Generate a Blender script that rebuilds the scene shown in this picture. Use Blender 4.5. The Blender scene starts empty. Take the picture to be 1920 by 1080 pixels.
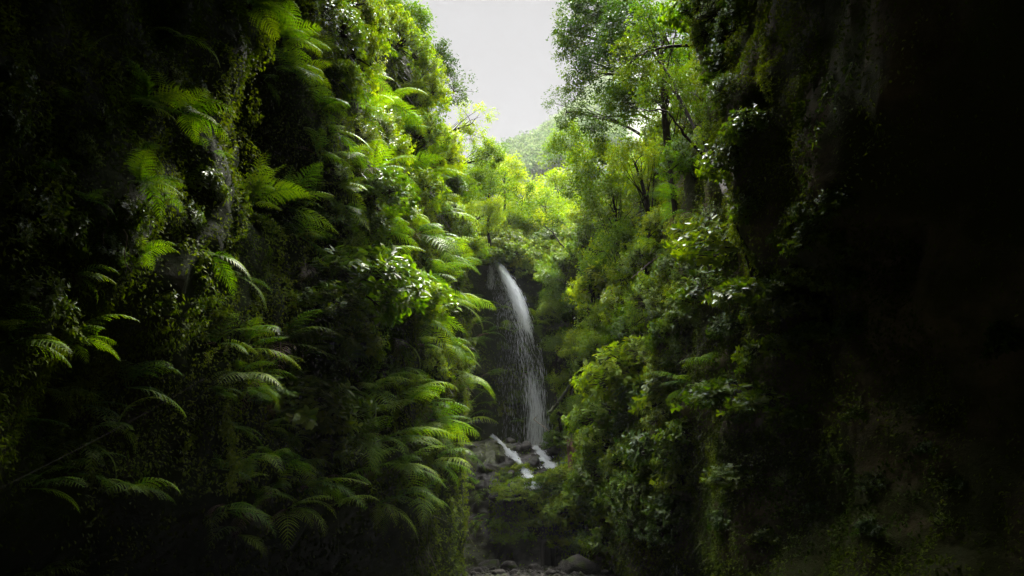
import bpy, math, random
import numpy as np
from mathutils import Vector, Matrix
from mathutils.bvhtree import BVHTree

R = math.radians
rng = np.random.default_rng(7)
random.seed(7)
scene = bpy.context.scene
COL = scene.collection

# ------------------------------------------------------------------ camera
CAM = np.array([0.0, 0.0, 1.7]); PITCH = R(17.0); F = 1387.0
cd = bpy.data.cameras.new('camera'); cam = bpy.data.objects.new('camera', cd); COL.objects.link(cam)
cam.location = CAM; cam.rotation_euler = (R(90) + PITCH, 0, 0)
cd.sensor_width = 36; cd.lens = F / 1920 * 36; cd.clip_start = 0.05; cd.clip_end = 3000
scene.camera = cam


def ray(px, py):
    u = (px - 960) / F; v = (540 - py) / F
    return np.array([u, math.cos(PITCH) - v * math.sin(PITCH), math.sin(PITCH) + v * math.cos(PITCH)])


def at(px, py, Y):
    d = ray(px, py)
    return CAM + d * (Y / d[1])


def project(P):
    P = np.asarray(P, float) - CAM
    c, s = math.cos(PITCH), math.sin(PITCH)
    depth = P[..., 1] * c + P[..., 2] * s
    up = -P[..., 1] * s + P[..., 2] * c
    depth = np.where(np.abs(depth) < 1e-6, 1e-6, depth)
    return 960 + F * P[..., 0] / depth, 540 - F * up / depth, depth


# ------------------------------------------------------------------ noise
def _hash(i, j, k, seed):
    h = (i.astype(np.int64) * 374761393 + j.astype(np.int64) * 668265263 + k.astype(np.int64) * 2147483647 + seed * 974711)
    h = (h ^ (h >> 13)) * 1274126177
    h = h & 0xFFFFFFFF
    h = (h ^ (h >> 16)) & 0xFFFF
    return h / 65535.0


def vnoise(P, seed=0):
    P = np.asarray(P, float)
    fl = np.floor(P); f = P - fl; f = f * f * (3 - 2 * f)
    i, j, k = [fl[..., q].astype(np.int64) for q in range(3)]
    fx, fy, fz = f[..., 0], f[..., 1], f[..., 2]
    r = 0
    for a in (0, 1):
        for b in (0, 1):
            for c in (0, 1):
                w = (fx if a else 1 - fx) * (fy if b else 1 - fy) * (fz if c else 1 - fz)
                r = r + w * _hash(i + a, j + b, k + c, seed)
    return r * 2 - 1


def fbm(P, oct=4, seed=0):
    P = np.asarray(P, float); r = 0; a = 1; t = 0
    for o in range(oct):
        r = r + a * vnoise(P * 2 ** o + 17.3 * o, seed + o); t += a; a *= .5
    return r / t


def sstep(a, b, x):
    t = np.clip((np.asarray(x, float) - a) / (b - a), 0, 1)
    return t * t * (3 - 2 * t)


# ------------------------------------------------------------------ mesh helpers
def make_mesh(name, V, faces, tint=None, smooth=False):
    """V (n,3); faces: an (m,k) array or a list of such arrays."""
    me = bpy.data.meshes.new(name)
    if not isinstance(faces, (list, tuple)):
        faces = [faces]
    faces = [np.asarray(f, np.int32) for f in faces if len(f)]
    V = np.asarray(V, np.float32)
    me.vertices.add(len(V)); me.vertices.foreach_set('co', V.ravel())
    loops = np.concatenate([f.ravel() for f in faces])
    tot = np.concatenate([np.full(len(f), f.shape[1], np.int32) for f in faces])
    start = np.concatenate([[0], np.cumsum(tot)[:-1]]).astype(np.int32)
    me.loops.add(len(loops)); me.loops.foreach_set('vertex_index', loops.astype(np.int32))
    me.polygons.add(len(tot)); me.polygons.foreach_set('loop_start', start); me.polygons.foreach_set('loop_total', tot)
    if smooth:
        me.polygons.foreach_set('use_smooth', np.ones(len(tot), bool))
    me.update(calc_edges=True)
    if tint is not None:
        at_ = me.attributes.new('tint', 'FLOAT', 'POINT'); at_.data.foreach_set('value', np.asarray(tint, np.float32))
    return me


def link(name, me, mat=None, parent=None):
    o = bpy.data.objects.new(name, me)
    COL.objects.link(o)
    if mat is not None and me is not None:
        me.materials.clear(); me.materials.append(mat)
    if parent is not None:
        o.parent = parent
    return o


def structure(o, label=None):
    o['kind'] = 'structure'
    if label: o['label'] = label
    return o


def tag(o, label, cat, group=None, kind=None):
    o['label'] = label; o['category'] = cat
    if group: o['group'] = group
    if kind: o['kind'] = kind
    return o


def grid_faces(nu, nv, closed=False):
    i = np.arange(nu if closed else nu - 1)[:, None]; j = np.arange(nv - 1)[None, :]
    i2 = (i + 1) % nu
    a = i * nv + j; b = i2 * nv + j; c = i2 * nv + j + 1; d = i * nv + j + 1
    return np.stack([a, b, c, d], -1).reshape(-1, 4)


def norm(v):
    v = np.asarray(v, float)
    return v / np.maximum(np.linalg.norm(v, axis=-1, keepdims=True), 1e-9)


def tube(path, radii, sides=6):
    path = np.asarray(path, float); n = len(path)
    T = norm(np.gradient(path, axis=0))
    ref = np.where(np.abs(T[:, 2:3]) > .9, [[1., 0, 0]], [[0., 0, 1]])
    A = norm(np.cross(T, ref)); B = np.cross(T, A)
    th = np.arange(sides) / sides * 2 * math.pi
    V = path[:, None] + np.asarray(radii)[:, None, None] * (np.cos(th)[None, :, None] * A[:, None] + np.sin(th)[None, :, None] * B[:, None])
    V = V.reshape(-1, 3)
    i = np.arange(n - 1)[:, None]; j = np.arange(sides)[None]; j2 = (j + 1) % sides
    f = np.stack([i * sides + j, i * sides + j2, (i + 1) * sides + j2, (i + 1) * sides + j], -1).reshape(-1, 4)
    return V, f


class Acc:
    def __init__(s): s.V = []; s.Q = []; s.T = []; s.t = []; s.n = 0

    def add(s, V, f, tint=None):
        f = np.asarray(f)
        (s.Q if f.shape[1] == 4 else s.T).append(f + s.n)
        s.V.append(V); s.t.append(np.zeros(len(V)) if tint is None else np.broadcast_to(tint, (len(V),))); s.n += len(V)

    def mesh(s, name, smooth=False):
        fs = []
        if s.Q: fs.append(np.concatenate(s.Q))
        if s.T: fs.append(np.concatenate(s.T))
        return make_mesh(name, np.concatenate(s.V), fs, np.concatenate(s.t), smooth)


def leaves(P, D, N, L, W, tint, fold=.25, curl=.15, wide=False):
    """Leaf blades: base P, direction D, upper side N, length L, width W (all per leaf)."""
    P = np.asarray(P, float); n = len(P)
    D = norm(D); S = norm(np.cross(D, N)); U = norm(np.cross(S, D))
    L = np.broadcast_to(L, (n,))[:, None]; W = np.broadcast_to(W, (n,))[:, None]
    tip = P + D * L - U * (curl * L)
    t = np.broadcast_to(tint, (n,))
    if not wide:
        m = P + D * L * .45
        l = m + S * W * .5 + U * W * fold; r = m - S * W * .5 + U * W * fold
        V = np.stack([P, l, tip, r], 1).reshape(-1, 3)
        b = (np.arange(n) * 4)[:, None]
        f = np.concatenate([b + [[0, 2, 1]], b + [[0, 3, 2]]])
        return V, f, np.repeat(t, 4)
    m1 = P + D * L * .28; m2 = P + D * L * .68 - U * (curl * L * .4)
    l1 = m1 + S * W * .45 + U * W * fold; l2 = m2 + S * W * .42 + U * W * fold
    r1 = m1 - S * W * .45 + U * W * fold; r2 = m2 - S * W * .42 + U * W * fold
    V = np.stack([P, l1, l2, tip, r2, r1], 1).reshape(-1, 3)
    b = (np.arange(n) * 6)[:, None]
    f = np.concatenate([b + [[0, 3, 2, 1]], b + [[0, 5, 4, 3]]])
    return V, f, np.repeat(t, 6)


def rdir(n):
    return norm(rng.normal(size=(n, 3)))


# ------------------------------------------------------------------ materials
def new_mat(name):
    m = bpy.data.materials.new(name); m.use_nodes = True
    nt = m.node_tree; nt.nodes.clear()
    out = nt.nodes.new('ShaderNodeOutputMaterial')
    return m, nt, out


def node(nt, t, **kw):
    n = nt.nodes.new(t)
    for k, v in kw.items():
        if k.startswith('i_'):
            n.inputs[k[2:].replace('_', ' ')].default_value = v
        else:
            setattr(n, k, v)
    return n


def leaf_mat(name, ca, cb, trans=(1.6, 1.67, .25), fac=.42, rough=.45, spec=.4, vary=.35):
    m, nt, out = new_mat(name)
    a = node(nt, 'ShaderNodeAttribute', attribute_name='tint')
    oi = node(nt, 'ShaderNodeObjectInfo')
    mix = node(nt, 'ShaderNodeMix', data_type='RGBA')
    mix.inputs[6].default_value = (*ca, 1); mix.inputs[7].default_value = (*cb, 1)
    nt.links.new(a.outputs['Fac'], mix.inputs[0])
    hsv = node(nt, 'ShaderNodeHueSaturation')
    mr = node(nt, 'ShaderNodeMapRange'); mr.inputs['To Min'].default_value = 1 - vary; mr.inputs['To Max'].default_value = 1 + vary
    nt.links.new(oi.outputs['Random'], mr.inputs['Value']); nt.links.new(mr.outputs['Result'], hsv.inputs['Value'])
    mr2 = node(nt, 'ShaderNodeMapRange'); mr2.inputs['To Min'].default_value = .525; mr2.inputs['To Max'].default_value = .485
    nt.links.new(oi.outputs['Random'], mr2.inputs['Value']); nt.links.new(mr2.outputs['Result'], hsv.inputs['Hue'])
    nt.links.new(mix.outputs[2], hsv.inputs['Color'])
    b = node(nt, 'ShaderNodeBsdfPrincipled'); b.inputs['Roughness'].default_value = rough; b.inputs['Specular IOR Level'].default_value = spec
    nt.links.new(hsv.outputs['Color'], b.inputs['Base Color'])
    tm = node(nt, 'ShaderNodeMix', data_type='RGBA', blend_type='MULTIPLY'); tm.inputs[0].default_value = 1
    nt.links.new(hsv.outputs['Color'], tm.inputs[6]); tm.inputs[7].default_value = (*trans, 1)
    t = node(nt, 'ShaderNodeBsdfTranslucent'); nt.links.new(tm.outputs[2], t.inputs['Color'])
    ms = node(nt, 'ShaderNodeMixShader'); ms.inputs[0].default_value = fac
    nt.links.new(b.outputs[0], ms.inputs[1]); nt.links.new(t.outputs[0], ms.inputs[2]); nt.links.new(ms.outputs[0], out.inputs[0])
    return m


def rock_mat(name, c1, c2, c3, moss=(.03, .045, .008), moss_amt=.5, scale=.6, bump=.5, rough=.85):
    m, nt, out = new_mat(name)
    g = node(nt, 'ShaderNodeNewGeometry')
    mp = node(nt, 'ShaderNodeMapping'); mp.inputs['Scale'].default_value = (scale, scale, scale * 1.8)
    nt.links.new(g.outputs['Position'], mp.inputs['Vector'])
    n1 = node(nt, 'ShaderNodeTexNoise'); n1.inputs['Scale'].default_value = 1.3; n1.inputs['Detail'].default_value = 9; n1.inputs['Roughness'].default_value = .65
    nt.links.new(mp.outputs[0], n1.inputs['Vector'])
    cr = node(nt, 'ShaderNodeValToRGB'); e = cr.color_ramp.elements
    e[0].position = .3; e[0].color = (*c1, 1); e[1].position = .72; e[1].color = (*c3, 1)
    k = e.new(.5); k.color = (*c2, 1)
    nt.links.new(n1.outputs['Fac'], cr.inputs[0])
    n2 = node(nt, 'ShaderNodeTexNoise'); n2.inputs['Scale'].default_value = .55; n2.inputs['Detail'].default_value = 6
    nt.links.new(mp.outputs[0], n2.inputs['Vector'])
    th = node(nt, 'ShaderNodeMapRange'); th.inputs['From Min'].default_value = .62 - moss_amt * .4; th.inputs['From Max'].default_value = .72 - moss_amt * .4
    nt.links.new(n2.outputs['Fac'], th.inputs['Value'])
    mx = node(nt, 'ShaderNodeMix', data_type='RGBA'); nt.links.new(th.outputs[0], mx.inputs[0])
    nt.links.new(cr.outputs[0], mx.inputs[6]); mx.inputs[7].default_value = (*moss, 1)
    b = node(nt, 'ShaderNodeBsdfPrincipled'); b.inputs['Roughness'].default_value = rough; b.inputs['Specular IOR Level'].default_value = .3 if rough < .7 else .08
    nt.links.new(mx.outputs[2], b.inputs['Base Color'])
    n3 = node(nt, 'ShaderNodeTexNoise'); n3.inputs['Scale'].default_value = 5; n3.inputs['Detail'].default_value = 8; n3.inputs['Roughness'].default_value = .7
    nt.links.new(mp.outputs[0], n3.inputs['Vector'])
    bp = node(nt, 'ShaderNodeBump'); bp.inputs['Strength'].default_value = bump; bp.inputs['Distance'].default_value = .25
    nt.links.new(n3.outputs['Fac'], bp.inputs['Height']); nt.links.new(bp.outputs[0], b.inputs['Normal'])
    nt.links.new(b.outputs[0], out.inputs[0])
    return m


def plain_mat(name, c, rough=.7, spec=.3, metal=0, var=.3, scale=9):
    m, nt, out = new_mat(name)
    tc = node(nt, 'ShaderNodeTexCoord'); n1 = node(nt, 'ShaderNodeTexNoise'); n1.inputs['Scale'].default_value = scale; n1.inputs['Detail'].default_value = 6
    nt.links.new(tc.outputs['Object'], n1.inputs['Vector'])
    cr = node(nt, 'ShaderNodeValToRGB'); e = cr.color_ramp.elements
    e[0].position = .3; e[0].color = (*[x * (1 - var) for x in c], 1); e[1].position = .7; e[1].color = (*[x * (1 + var) for x in c], 1)
    nt.links.new(n1.outputs['Fac'], cr.inputs[0])
    b = node(nt, 'ShaderNodeBsdfPrincipled'); b.inputs['Roughness'].default_value = rough; b.inputs['Specular IOR Level'].default_value = spec; b.inputs['Metallic'].default_value = metal
    nt.links.new(cr.outputs[0], b.inputs['Base Color']); nt.links.new(b.outputs[0], out.inputs[0])
    return m


def water_mat(name, col, opac, tr=.4):
    m, nt, out = new_mat(name)
    d = node(nt, 'ShaderNodeBsdfPrincipled'); d.inputs['Base Color'].default_value = (*col, 1); d.inputs['Roughness'].default_value = .25
    t = node(nt, 'ShaderNodeBsdfTranslucent'); t.inputs['Color'].default_value = (*col, 1)
    m1 = node(nt, 'ShaderNodeMixShader'); m1.inputs[0].default_value = tr
    nt.links.new(d.outputs[0], m1.inputs[1]); nt.links.new(t.outputs[0], m1.inputs[2])
    tp = node(nt, 'ShaderNodeBsdfTransparent'); m2 = node(nt, 'ShaderNodeMixShader'); m2.inputs[0].default_value = opac
    nt.links.new(tp.outputs[0], m2.inputs[1]); nt.links.new(m1.outputs[0], m2.inputs[2]); nt.links.new(m2.outputs[0], out.inputs[0])
    return m


M = dict(
    fern=leaf_mat('fern_leaf', (.055, .125, .002), (.138, .205, .003), fac=.47, rough=.55, spec=.2),
    fern_dead=leaf_mat('dead_fern_leaf', (.10, .06, .03), (.16, .11, .05), trans=(1, .9, .7), fac=.25, spec=.2),
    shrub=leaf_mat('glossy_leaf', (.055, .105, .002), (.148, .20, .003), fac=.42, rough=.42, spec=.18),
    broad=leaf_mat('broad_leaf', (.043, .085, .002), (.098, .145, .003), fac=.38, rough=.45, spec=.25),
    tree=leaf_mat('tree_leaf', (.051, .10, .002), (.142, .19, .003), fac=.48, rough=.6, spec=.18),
    tree_lit=leaf_mat('lit_tree_leaf', (.095, .152, .004), (.172, .215, .005), fac=.5, rough=.6, spec=.15),  # yellow green raised so the colour itself carries sunlight on the leaves
    backlit_tree=leaf_mat('backlit_laurel_leaf', (.018, .042, .003), (.05, .08, .004), fac=.36, rough=.55, spec=.15),  # laurel green darkened further to paint in the backlit shade of rim trees
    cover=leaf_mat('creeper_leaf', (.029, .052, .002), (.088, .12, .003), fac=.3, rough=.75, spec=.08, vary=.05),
    thatch=leaf_mat('hanging_grass_blade', (.05, .045, .02), (.05, .075, .012), trans=(1, 1, .7), fac=.3, spec=.2, vary=.05),
    hill_hazed=leaf_mat('hazed_hill_leaf', (.06, .11, .05), (.15, .20, .11), trans=(1.2, 1.2, .8), fac=.3, vary=.05, rough=.9, spec=.05),  # leaf colour paled to carry part of the haze
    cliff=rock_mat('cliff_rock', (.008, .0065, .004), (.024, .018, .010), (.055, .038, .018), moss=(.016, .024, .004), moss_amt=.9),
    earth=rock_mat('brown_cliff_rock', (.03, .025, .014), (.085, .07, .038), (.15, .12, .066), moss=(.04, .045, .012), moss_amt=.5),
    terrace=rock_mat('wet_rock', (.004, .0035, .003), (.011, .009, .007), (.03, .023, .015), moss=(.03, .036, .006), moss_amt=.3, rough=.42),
    floor=rock_mat('gravel_floor', (.015, .013, .012), (.035, .032, .028), (.07, .065, .06), moss_amt=.1, scale=2.5, bump=1),
    soil=rock_mat('red_soil', (.03, .017, .011), (.065, .034, .02), (.10, .05, .03), moss_amt=0, scale=2),
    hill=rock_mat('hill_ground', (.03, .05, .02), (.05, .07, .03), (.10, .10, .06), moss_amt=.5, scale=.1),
    stone=rock_mat('river_stone', (.012, .012, .011), (.03, .028, .025), (.065, .06, .055), moss_amt=.15, scale=2.2, bump=.6),
    bark=plain_mat('bark', (.02, .015, .011), rough=.9, spec=.1),
    twig=plain_mat('pale_dead_wood', (.25, .2, .15)),
    stem=plain_mat('green_stem', (.06, .07, .025)),
    water=water_mat('falling_water', (.92, .95, .99), .62),
    spray=water_mat('fine_spray', (.92, .95, .99), .4),
    rail=plain_mat('green_painted_metal', (.05, .12, .08), rough=.4, spec=.5),
    cable=plain_mat('dull_cable', (.012, .011, .01), rough=.9, spec=.05),
    tendril=plain_mat('dry_tendril', (.07, .055, .035), rough=.9, spec=.1),
    dark=plain_mat('tunnel_lining', (.02, .018, .015), rough=.9),
)

# ------------------------------------------------------------------ terrain
CTRL = np.array([(0, -31), (-5.5, -28.5), (-8.5, -22), (-8.2, -12), (-7.4, -2), (-6.4, 6), (-6.8, 14), (-6.4, 20), (-5.2, 27), (-4.0, 34), (-3.2, 40), (-3.0, 44),
                 (-3.9, 47.5), (-5.0, 51), (-4.7, 55), (-2.8, 57.6), (0, 58.2), (2.5, 57.8), (4.3, 55.5), (5.0, 51), (5.8, 45), (6.4, 38), (7.0, 30),
                 (7.2, 22), (6.9, 14), (6.4, 7), (7, 0), (8, -12), (8.5, -22), (5.5, -28.5)], float)


def catmull(P, m):
    n = len(P); out = []
    for i in range(n):
        p0, p1, p2, p3 = P[i - 1], P[i], P[(i + 1) % n], P[(i + 2) % n]
        t = np.linspace(0, 1, m, endpoint=False)[:, None]
        out.append(.5 * ((2 * p1) + (-p0 + p2) * t + (2 * p0 - 5 * p1 + 4 * p2 - p3) * t ** 2 + (-p0 + 3 * p1 - 3 * p2 + p3) * t ** 3))
    return np.concatenate(out)


dense = catmull(CTRL, 60)
seg = np.linalg.norm(np.roll(dense, -1, 0) - dense, axis=1); s_acc = np.concatenate([[0], np.cumsum(seg)])
NU = int(s_acc[-1] / .36)
su = np.linspace(0, s_acc[-1], NU, endpoint=False)
dd = np.vstack([dense, dense[:1]])
PX = np.interp(su, s_acc, dd[:, 0]); PY = np.interp(su, s_acc, dd[:, 1])
tx = np.roll(PX, -2) - np.roll(PX, 2); ty = np.roll(PY, -2) - np.roll(PY, 2)
tn = np.hypot(tx, ty); NXg, NYg = ty / tn, -tx / tn          # towards the gorge (loop runs clockwise)
for _ in range(6):
    NXg = (np.roll(NXg, 1) + NXg + np.roll(NXg, -1)) / 3; NYg = (np.roll(NYg, 1) + NYg + np.roll(NYg, -1)) / 3
k_ = np.hypot(NXg, NYg); NXg /= k_; NYg /= k_
BACK = sstep(50, 55, PY)
LEFT = (PX < 0) & (BACK < .99)
ztop_u = np.where(PX < 0, 36 - 12 * sstep(30, 46, PY), 33 - 7 * sstep(34, 48, PY)) * (1 - BACK) + 21.9 * BACK
ztop_u += -1.3 * BACK * sstep(-1.2, 2.2, PX)
ztop_u += 1.2 * fbm(np.stack([PX * .2, PY * .2, 0 * PX], 1), 3, 5)
NV = 128; NE = 26
vv = np.linspace(0, 1, NV)
Zg = -3.5 + (ztop_u[:, None] + 3.5) * vv[None]
Xg = np.repeat(PX[:, None], NV, 1); Yg = np.repeat(PY[:, None], NV, 1)
nearw = sstep(31, 22, Yg)
left = (Xg < 0)
o = np.zeros_like(Zg)
farw = 1 - nearw
P00 = np.stack([Xg, Yg, Zg], -1)
o += np.where(left, -farw * np.maximum(Zg - 14, 0) * .24, -farw * np.maximum(Zg - 10, 0) * .3) * (1 - BACK[:, None])
zr = np.maximum(18, 2.6 + .79 * Yg) + .8 * fbm(P00 * .4, 2, 9)
shade_roof = sstep(22.5, 16.5, Yg) * np.maximum(Zg - zr, 0) * 2.6  # unseen rock ceiling added to keep the sun off the near walls
o += np.minimum(shade_roof, np.abs(Xg) - .4) * sstep(-6, 0, Yg)  # ceiling left open behind the camera to let sky light in
# dark hollow and the base overhang of the left wall
o += np.where(left, -1.9 * np.exp(-(((Yg - 18.5) / 2.4) ** 2 + ((Zg - 11.5) / 2.2) ** 2)), 0)
o += np.where(left, -1.3 * sstep(2.2, -.2, Zg) * sstep(6, 10, Yg) * sstep(34, 27, Yg), 0)
o += np.where(left, -1.2 * np.exp(-(((Yg - 13) / 2.2) ** 2 + ((Zg - 3.6) / 1.3) ** 2)), 0)
# cave under the overhang of the right wall
rn = np.where(left, 0, sstep(24, 18, Yg) * sstep(-6, 2, Yg))
lip = 8.0 + .5 * np.sin(Yg * .7)
o += rn * (-1.5 * sstep(-2.5, 2.5, Zg) * sstep(lip, lip - .7, Zg) + .4 * np.exp(-((Zg - lip - 1.2) / 1.6) ** 2) + .2 * sstep(2.2, -.6, Zg))
P0 = np.stack([Xg, Yg, Zg], -1)
nz = 1.3 * fbm(P0 * [.16, .16, .16], 3, 11) + .55 * fbm(P0 * [.55, .55, .7], 3, 21) + .16 * fbm(P0 * [1.9, 1.9, 2.6], 3, 31)
amp = 1 - .45 * BACK[:, None]
o += nz * amp
Xg = Xg + NXg[:, None] * o; Yg = Yg + NYg[:, None] * o
Zg = Zg + .25 * fbm(P0 * .7, 2, 41)
# top plateau running back from the rim
ee = np.linspace(0, 1, NE + 1)[1:] ** 1.5 * 46
Xe = Xg[:, -1:] - NXg[:, None] * ee; Ye = Yg[:, -1:] - NYg[:, None] * ee
slope = np.where(PX < 0, .95, .8)[:, None] * (1 - BACK[:, None]) + .3 * BACK[:, None]
Ze = Zg[:, -1:] + slope * ee + 1.2 * fbm(np.stack([Xe, Ye, 0 * Xe], -1) * .15, 3, 51) * np.minimum(ee / 3, 1)
CV = np.stack([np.concatenate([Xg, Xe], 1), np.concatenate([Yg, Ye], 1), np.concatenate([Zg, Ze], 1)], -1)
NVT = NV + NE
cf = grid_faces(NU, NVT, True)
# the wall is split into three cliffs: one on each side and the back wall of the fall
cu = cf[:, 0] // NVT
ymid = PY[cu]; xmid = PX[cu]
which = np.where(ymid > 50.5, 2, np.where(xmid < 0, 0, 1))


def sub_mesh(name, V, f, mat):
    ids, inv = np.unique(f.ravel(), return_inverse=True)
    return link(name, make_mesh(name, V[ids], inv.reshape(f.shape), smooth=True), mat)


CVf = CV.reshape(-1, 3)
for k, lab in ((0, 'tall dark cliff of the gorge with ferns hanging from it, at the left of the waterfall'), (1, 'tall dark cliff with a hollow cave, at the right of the waterfall'), (2, 'mossy rock wall behind the falling water')):
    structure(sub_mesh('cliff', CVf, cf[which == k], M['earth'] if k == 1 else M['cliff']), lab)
TV = [CVf]; TF = [cf]; tn_ = len(CVf)


def terrain(name, V, f, mat, lab=None):
    global tn_
    TV.append(V); TF.append(f + tn_); tn_ += len(V)
    return structure(link(name, make_mesh(name, V, f, smooth=True), mat), lab)


# gorge floor
def floor_z(x, y):
    return -1.45 * sstep(12, 27, y) + .10 * fbm(np.stack([x * .8, y * .8, 0 * x], -1), 4, 61) + .05 * fbm(np.stack([x * 3, y * 3, 0 * x], -1), 3, 62)


gx, gy = np.meshgrid(np.linspace(-12, 12, 97), np.concatenate([np.linspace(-40, 35, 120), np.linspace(35.2, 60, 130)]), indexing='ij')
terrain('ground', np.stack([gx, gy, floor_z(gx, gy)], -1).reshape(-1, 3), grid_faces(*gx.shape), M['floor'], 'stony floor of the gorge')

# rocky terrace with mossy mound below the fall: profile swept across x
xs = np.linspace(-6.5, 7.0, 150)
mound_prof = np.array([(47.0, -2.2), (47.5, -1.3), (47.7, .4), (47.9, 1.6), (48.2, 2.5), (49.0, 3.3), (50.2, 3.7), (51.4, 3.6), (52.2, 3.6), (52.9, 4.4), (53.9, 5.6), (54.8, 6.4), (56.5, 6.7), (59.5, 7.2)])
left_prof = np.array([(48.6, -2.2), (49.4, -1.3), (49.9, .2), (50.3, 1.2), (50.7, 2.0), (51.0, 2.8), (51.4, 3.4), (51.9, 4.0), (52.5, 4.6), (53.2, 5.4), (54.0, 6.2), (54.9, 6.7), (56.5, 6.9), (59.5, 7.3)])
right_prof = np.array([(45.0, -2.2), (45.6, -1.2), (46.2, .6), (46.8, 2.0), (47.4, 3.4), (48.4, 4.6), (49.4, 5.2), (50.6, 5.6), (51.8, 6.0), (52.6, 6.4), (53.6, 7.0), (54.8, 8.0), (56.5, 9.6), (59.5, 12.)])


def resample(p, n):
    s = np.concatenate([[0], np.cumsum(np.hypot(*np.diff(p, axis=0).T))]); s /= s[-1]
    k = np.linspace(0, 1, len(p)); q = np.linspace(0, 1, n)
    return np.stack([np.interp(q, k, p[:, 0]), np.interp(q, k, p[:, 1])], 1)


NS = 150
mp_, lp_, rp_ = resample(mound_prof, NS), resample(left_prof, NS), resample(right_prof, NS)
for arr in (mp_, lp_, rp_):
    for _ in range(5): arr[1:-1] = (arr[:-2] + 2 * arr[1:-1] + arr[2:]) / 4
wl = sstep(-.3, -1.7, xs)[:, None, None]; wr = sstep(2.6, 4.6, xs)[:, None, None]
prof = (mp_[None] * (1 - wl) + lp_[None] * wl) * (1 - wr) + rp_[None] * wr
TX = np.repeat(xs[:, None], NS, 1); TY = prof[..., 0].copy(); TZ = prof[..., 1].copy()
TZ += (.5 * np.exp(-((TX - 1.0) / 1.6) ** 2) - .5 * sstep(1.2, -1.0, TX) * (1 - wl[..., 0])) * sstep(48, 49.5, TY) * sstep(52.4, 51.2, TY)
P1 = np.stack([TX, TY, TZ], -1)
step = np.abs(((TZ * 1.5 + TX * .22 + .9 * fbm(P1 * .6, 3, 3)) % 1) - .5)
disp = .55 * fbm(P1 * .7, 4, 71) + .26 * fbm(P1 * 2.2, 4, 72) + .30 * step * sstep(49.5, 51.5, TY)
TY = TY - disp; TZ = TZ + .5 * disp
door_x, door_z0, door_z1, door_w = 2.22, -1.35, .25, .62
front = np.arange(NS)[None] < NS * .36
indoor = front & (np.abs(TX - door_x) < door_w / 2) & (TZ < door_z1)
tf = grid_faces(len(xs), NS)
tf = tf[~indoor.ravel()[tf].all(1)]
terrain('rocky_terrace', np.stack([TX, TY, TZ], -1).reshape(-1, 3), tf, M['terrace'], 'mossy rock terrace at the foot of the waterfall')
# red soil bank right of the cascade
bx, bt = np.meshgrid(np.linspace(3.6, 6.2, 30), np.linspace(0, 1, 20), indexing='ij')
bp_ = np.stack([bx, 48.6 + 1.6 * bt - .3 * np.sin(bx * 2), 4.3 + 2.2 * bt], -1)
bp_ = bp_ + .15 * fbm(bp_ * 1.4, 3, 81)[..., None] * [0, -1, .4]
terrain('earth_bank', bp_.reshape(-1, 3), grid_faces(30, 20), M['soil'], 'bank of bare reddish earth beside the terrace')

# wooded valley beyond the lip
vx, vy = np.meshgrid(np.linspace(-90, 90, 121), np.linspace(57.6, 190, 100), indexing='ij')
ax = np.abs(vx - 1.5 - .02 * (vy - 57))
vz = 21.2 + .80 * np.minimum(vy - 57.6, 9) + .37 * np.maximum(vy - 66.6, 0) + .95 * np.maximum(ax - 4 - .02 * (vy - 57), 0) * sstep(3, 9, ax) + 1.3 * fbm(np.stack([vx * .08, vy * .08, 0 * vx], -1), 4, 91) - 1.6 * sstep(-1.2, 2.2, vx) * sstep(66, 58, vy) + .5 * fbm(np.stack([vx * .4, vy * .4, 0 * vx], -1), 3, 93)
vz = np.minimum(vz, 60 + .5 * (vy - 57) + 4 * fbm(np.stack([vx * .03, vy * .03, 0 * vx], -1), 3, 92))
terrain('valley_ground', np.stack([vx, vy, vz], -1).reshape(-1, 3), grid_faces(*vx.shape), M['hill'], 'steep wooded valley ground above the waterfall')
# far hill
hx, hy = np.meshgrid(np.linspace(-800, 800, 181), np.linspace(170, 1200, 120), indexing='ij')
ridge = np.where(hx < -60, 344 + .18 * (hx + 60), 402 + .98 * hx); ridge = np.clip(ridge, 300, 520)
ridge = ridge + 8 * fbm(np.stack([hx * .018, 0 * hx, 0 * hx], -1), 4, 95)
tt = (hy - 170) / 630
hz = np.where(tt < 1, 50 + (ridge - 50) * np.clip(tt, 0, 1) ** .92, ridge - (tt - 1) * 180)
hz = hz + 38 * fbm(np.stack([hx * .010, hy * .0055, 0 * hx], -1), 5, 96) * sstep(0, .2, tt) * (1 - .85 * np.exp(-((tt - 1) / .12) ** 2))
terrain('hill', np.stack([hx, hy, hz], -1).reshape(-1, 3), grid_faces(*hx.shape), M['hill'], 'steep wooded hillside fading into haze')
# land sheet under everything, out to the horizon
gx2, gy2 = np.meshgrid(np.linspace(-810, 810, 30), np.linspace(-100, 1210, 30), indexing='ij')
structure(link('land', make_mesh('land', np.stack([gx2, gy2, -4.2 + 0 * gx2], -1).reshape(-1, 3), grid_faces(30, 30)), M['hill']), 'low ground under the gorge')

TVall = np.concatenate(TV); TFall = np.concatenate(TF)
BVH = BVHTree.FromPolygons([tuple(v) for v in TVall.tolist()], TFall.tolist())


def hit(px, py):
    d = ray(px, py)
    loc, nor, idx, dist = BVH.ray_cast(Vector(CAM), Vector(d).normalized())
    if loc is None: return None, None
    n = np.array(nor)
    if n @ d > 0: n = -n
    return np.array(loc), n
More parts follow.
